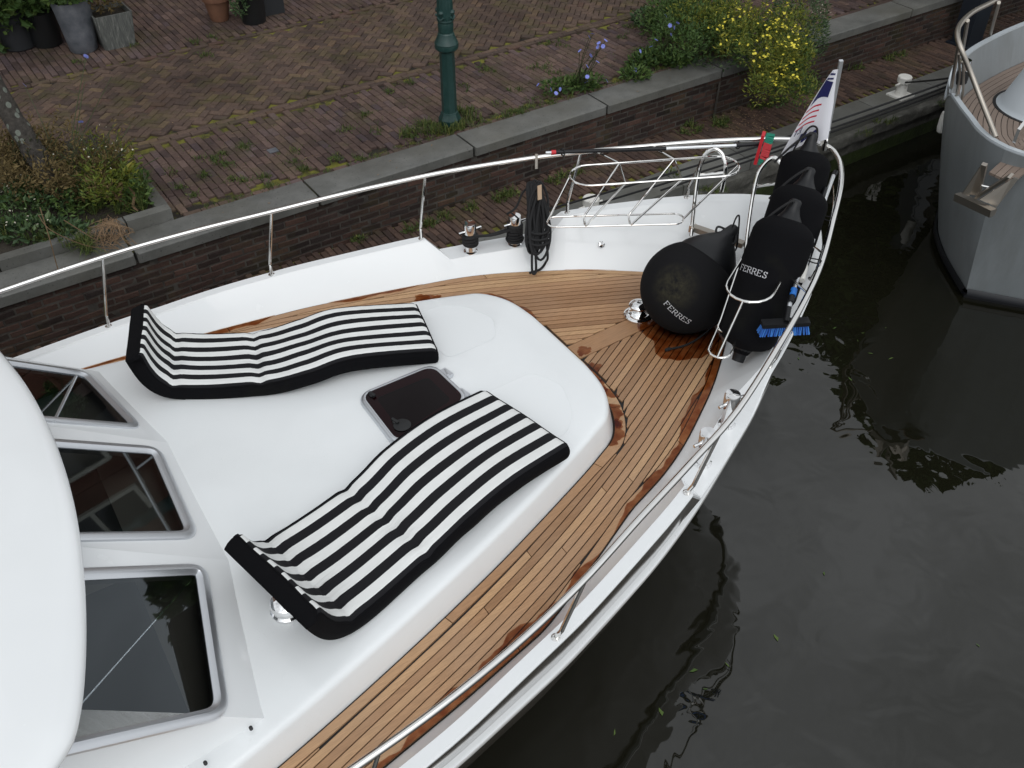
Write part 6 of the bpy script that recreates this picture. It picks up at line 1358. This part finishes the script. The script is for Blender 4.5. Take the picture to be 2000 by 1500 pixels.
m = MB(); m.add(ringb(0.36, 0.2), [(0, 1, 2, 3)]); m.build('soil', M_soil, t); m = MB(); leafset(m, c + UP * 0.6, (0.24, 0.24, 0.2), 420, 0.06, 0.4); m.build('dry_foliage', M_dry, t, None); m = MB(); leafset(m, c + UP * 0.72, (0.24, 0.24, 0.14), 120, 0.07, 0.5); m.build('green_foliage', M_leafyel, t, None)
def pot(px, py, prof, mt, name, label, n=28, rim=None):
    c = P(px, py, 0); t = thing(name, c, label, 'pot'); m = MB(); m.lathe(prof, c, UP, n); m.build('body', mt, t, 40); h = prof[-1][1]; return t, c
t, c = pot(430, 38, [(0.11, 0), (0.12, 0.02), (0.165, 0.26), (0.185, 0.265), (0.19, 0.32), (0.17, 0.325), (0.165, 0.29)], M_terra, 'terracotta_pot', 'terracotta pot with a thick rim and green shoots'); m = MB(); leafset(m, c + UP * 0.36, (0.15, 0.15, 0.08), 160, 0.06); [blades(m, c + UP * 0.3, 6, 0.3, 0.9, wid=0.006) for _ in range(3)]; m.build('foliage', M_leaf, t, None)
t, c = pot(497, 42, [(0.145, 0), (0.155, 0.02), (0.175, 0.36), (0.185, 0.38), (0.165, 0.38)], M_pot, 'black_round_pot', 'round black pot with trailing green succulents'); m = MB(); leafset(m, c + UP * 0.42 - QN * 0.08 - QD * 0.05, (0.2, 0.16, 0.1), 420, 0.05, 0.6); leafset(m, c + UP * 0.28 - QD * 0.2 - QN * 0.1, (0.1, 0.08, 0.14), 200, 0.045, 0.6); m.build('foliage', M_leafgrey, t, None)
c = P(526, 22, 0); t = thing('square_planter', c, 'square anthracite planter behind the round black pot', 'planter'); m = MB(); m.box(c + UP * 0.25, QD * 0.16, QN * 0.16, UP * 0.25); m.build('body', M_anth, t); m = MB(); leafset(m, c + UP * 0.65, (0.25, 0.25, 0.2), 300, 0.06); m.build('foliage', M_leaf, t, None)
t, c = pot(40, 92, [(0.17, 0), (0.19, 0.02), (0.22, 0.4), (0.23, 0.42), (0.2, 0.42)], M_anth, 'broad_dark_pot', 'broad dark pot under large green leaves'); m = MB(); leafset(m, c + UP * 0.62 - QN * 0.05, (0.42, 0.36, 0.34), 620, 0.12, 0.75); leafset(m, c + UP * 0.3 - QD * 0.28, (0.2, 0.25, 0.3), 240, 0.11, 0.75); m.build('foliage', M_leaf, t, None); m = MB(); leafset(m, c + UP * 0.85, (0.4, 0.35, 0.2), 60, 0.1, 0.6); m.build('yellow_leaves', M_leafyel, t, None)
t, c = pot(95, 86, [(0.16, 0), (0.175, 0.02), (0.19, 0.4), (0.2, 0.42), (0.18, 0.42)], M_pot, 'narrow_black_pot', 'black pot between the large leaves and the zinc pot'); m = MB(); leafset(m, c + UP * 0.7, (0.35, 0.32, 0.3), 520, 0.10, 0.75); m.build('foliage', M_leaf, t, None)
for k, (px, py) in enumerate(((70, 50), (130, 40), (20, 30))):
    t, c = pot(px, py, [(0.16, 0), (0.18, 0.4), (0.16, 0.4)], M_pot, 'rear_black_pot', ('black pot at the back behind the narrow black pot', 'black pot at the back behind the tall zinc pot', 'black pot at the back behind the broad dark pot')[k]); m = MB(); leafset(m, c + UP * 0.75, (0.4, 0.4, 0.4), 420, 0.11, 0.7); m.build('foliage', M_leaf, t, None)
# floating leaves on the canal
m = MB(); fl_ = [(1275, 1082), (1420, 1298), (1378, 1345), (1290, 1390), (1515, 1245), (1355, 1310), (1685, 650), (1675, 665), (1700, 690), (1560, 700), (1630, 640), (1740, 700), (1910, 1260), (1200, 1430), (1610, 1120), (1730, 640), (1660, 740)]
for px, py in fl_:
    p = at(px, py, 0.006); s = rng.uniform(0.012, 0.035); u = Vector((rng.gauss(0, 1), rng.gauss(0, 1), 0)).normalized() * s; v = u.cross(UP) * rng.uniform(0.25, 0.6); m.add([p - u, p - u * 0.3 + v, p + u, p + u * 0.2 - v * 0.4], [(0, 1, 2, 3)], rng.uniform(0.5, 1))
tag(m.build('floating_leaves', M_leaf, None, None), 'small green leaves and weed floating on the canal', 'leaves', kind='stuff')
# trees along the quay beyond the frame (mirrored in the water)
def qtree(a_, n_, zc, rad, lean, nleaf, lb):
    c = Q(a_, n_, SZ); cc = Q(a_, n_ + lean, zc); t = thing('quay_tree', c, lb, 'tree', 'trees along the quay')
    m = MB(); m.tube(cr([c, c.lerp(cc, 0.45) + UP * 0.3, cc], 5), [0.16 - 0.01 * i for i in range(11)], 12)
    for k in range(5): q = QD * math.cos(k * 1.3) + QN * math.sin(k * 1.3); m.tube([c.lerp(cc, 0.6) + UP * 0.2, cc + q * rad[0] * 0.7 + UP * 0.4], [0.06, 0.02], 8)
    m.build('trunk', M_bark, t, 60); m = MB()
    for k in range(8): q = Vector((rng.gauss(0, 0.4) * rad[0], rng.gauss(0, 0.4) * rad[1], rng.gauss(0, 0.35) * rad[2])); leafset(m, cc + q, tuple(r * 0.72 for r in rad), nleaf, 0.26, 0.7)
    m.build('crown', M_leaf, t, None)
qtree(14.2, 8.6, 5.0, (1.5, 1.5, 1.4), -2.5, 1500, 'quay tree leaning out over the canal beyond the grey boat')
for k, a_ in enumerate((13.4, 16.2, 19.2, 22.4)): qtree(a_, 9.4, 4.3, (1.9, 1.6, 1.7), 0.0, 1100, ('clipped quay tree just past the yellow flowering shrub', 'clipped quay tree behind the grey boat', 'clipped quay tree second past the grey boat', 'clipped quay tree farthest along the street')[k])
SC.render.engine = 'CYCLES'; SC.cycles.max_bounces = 8; SC.cycles.transparent_max_bounces = 12
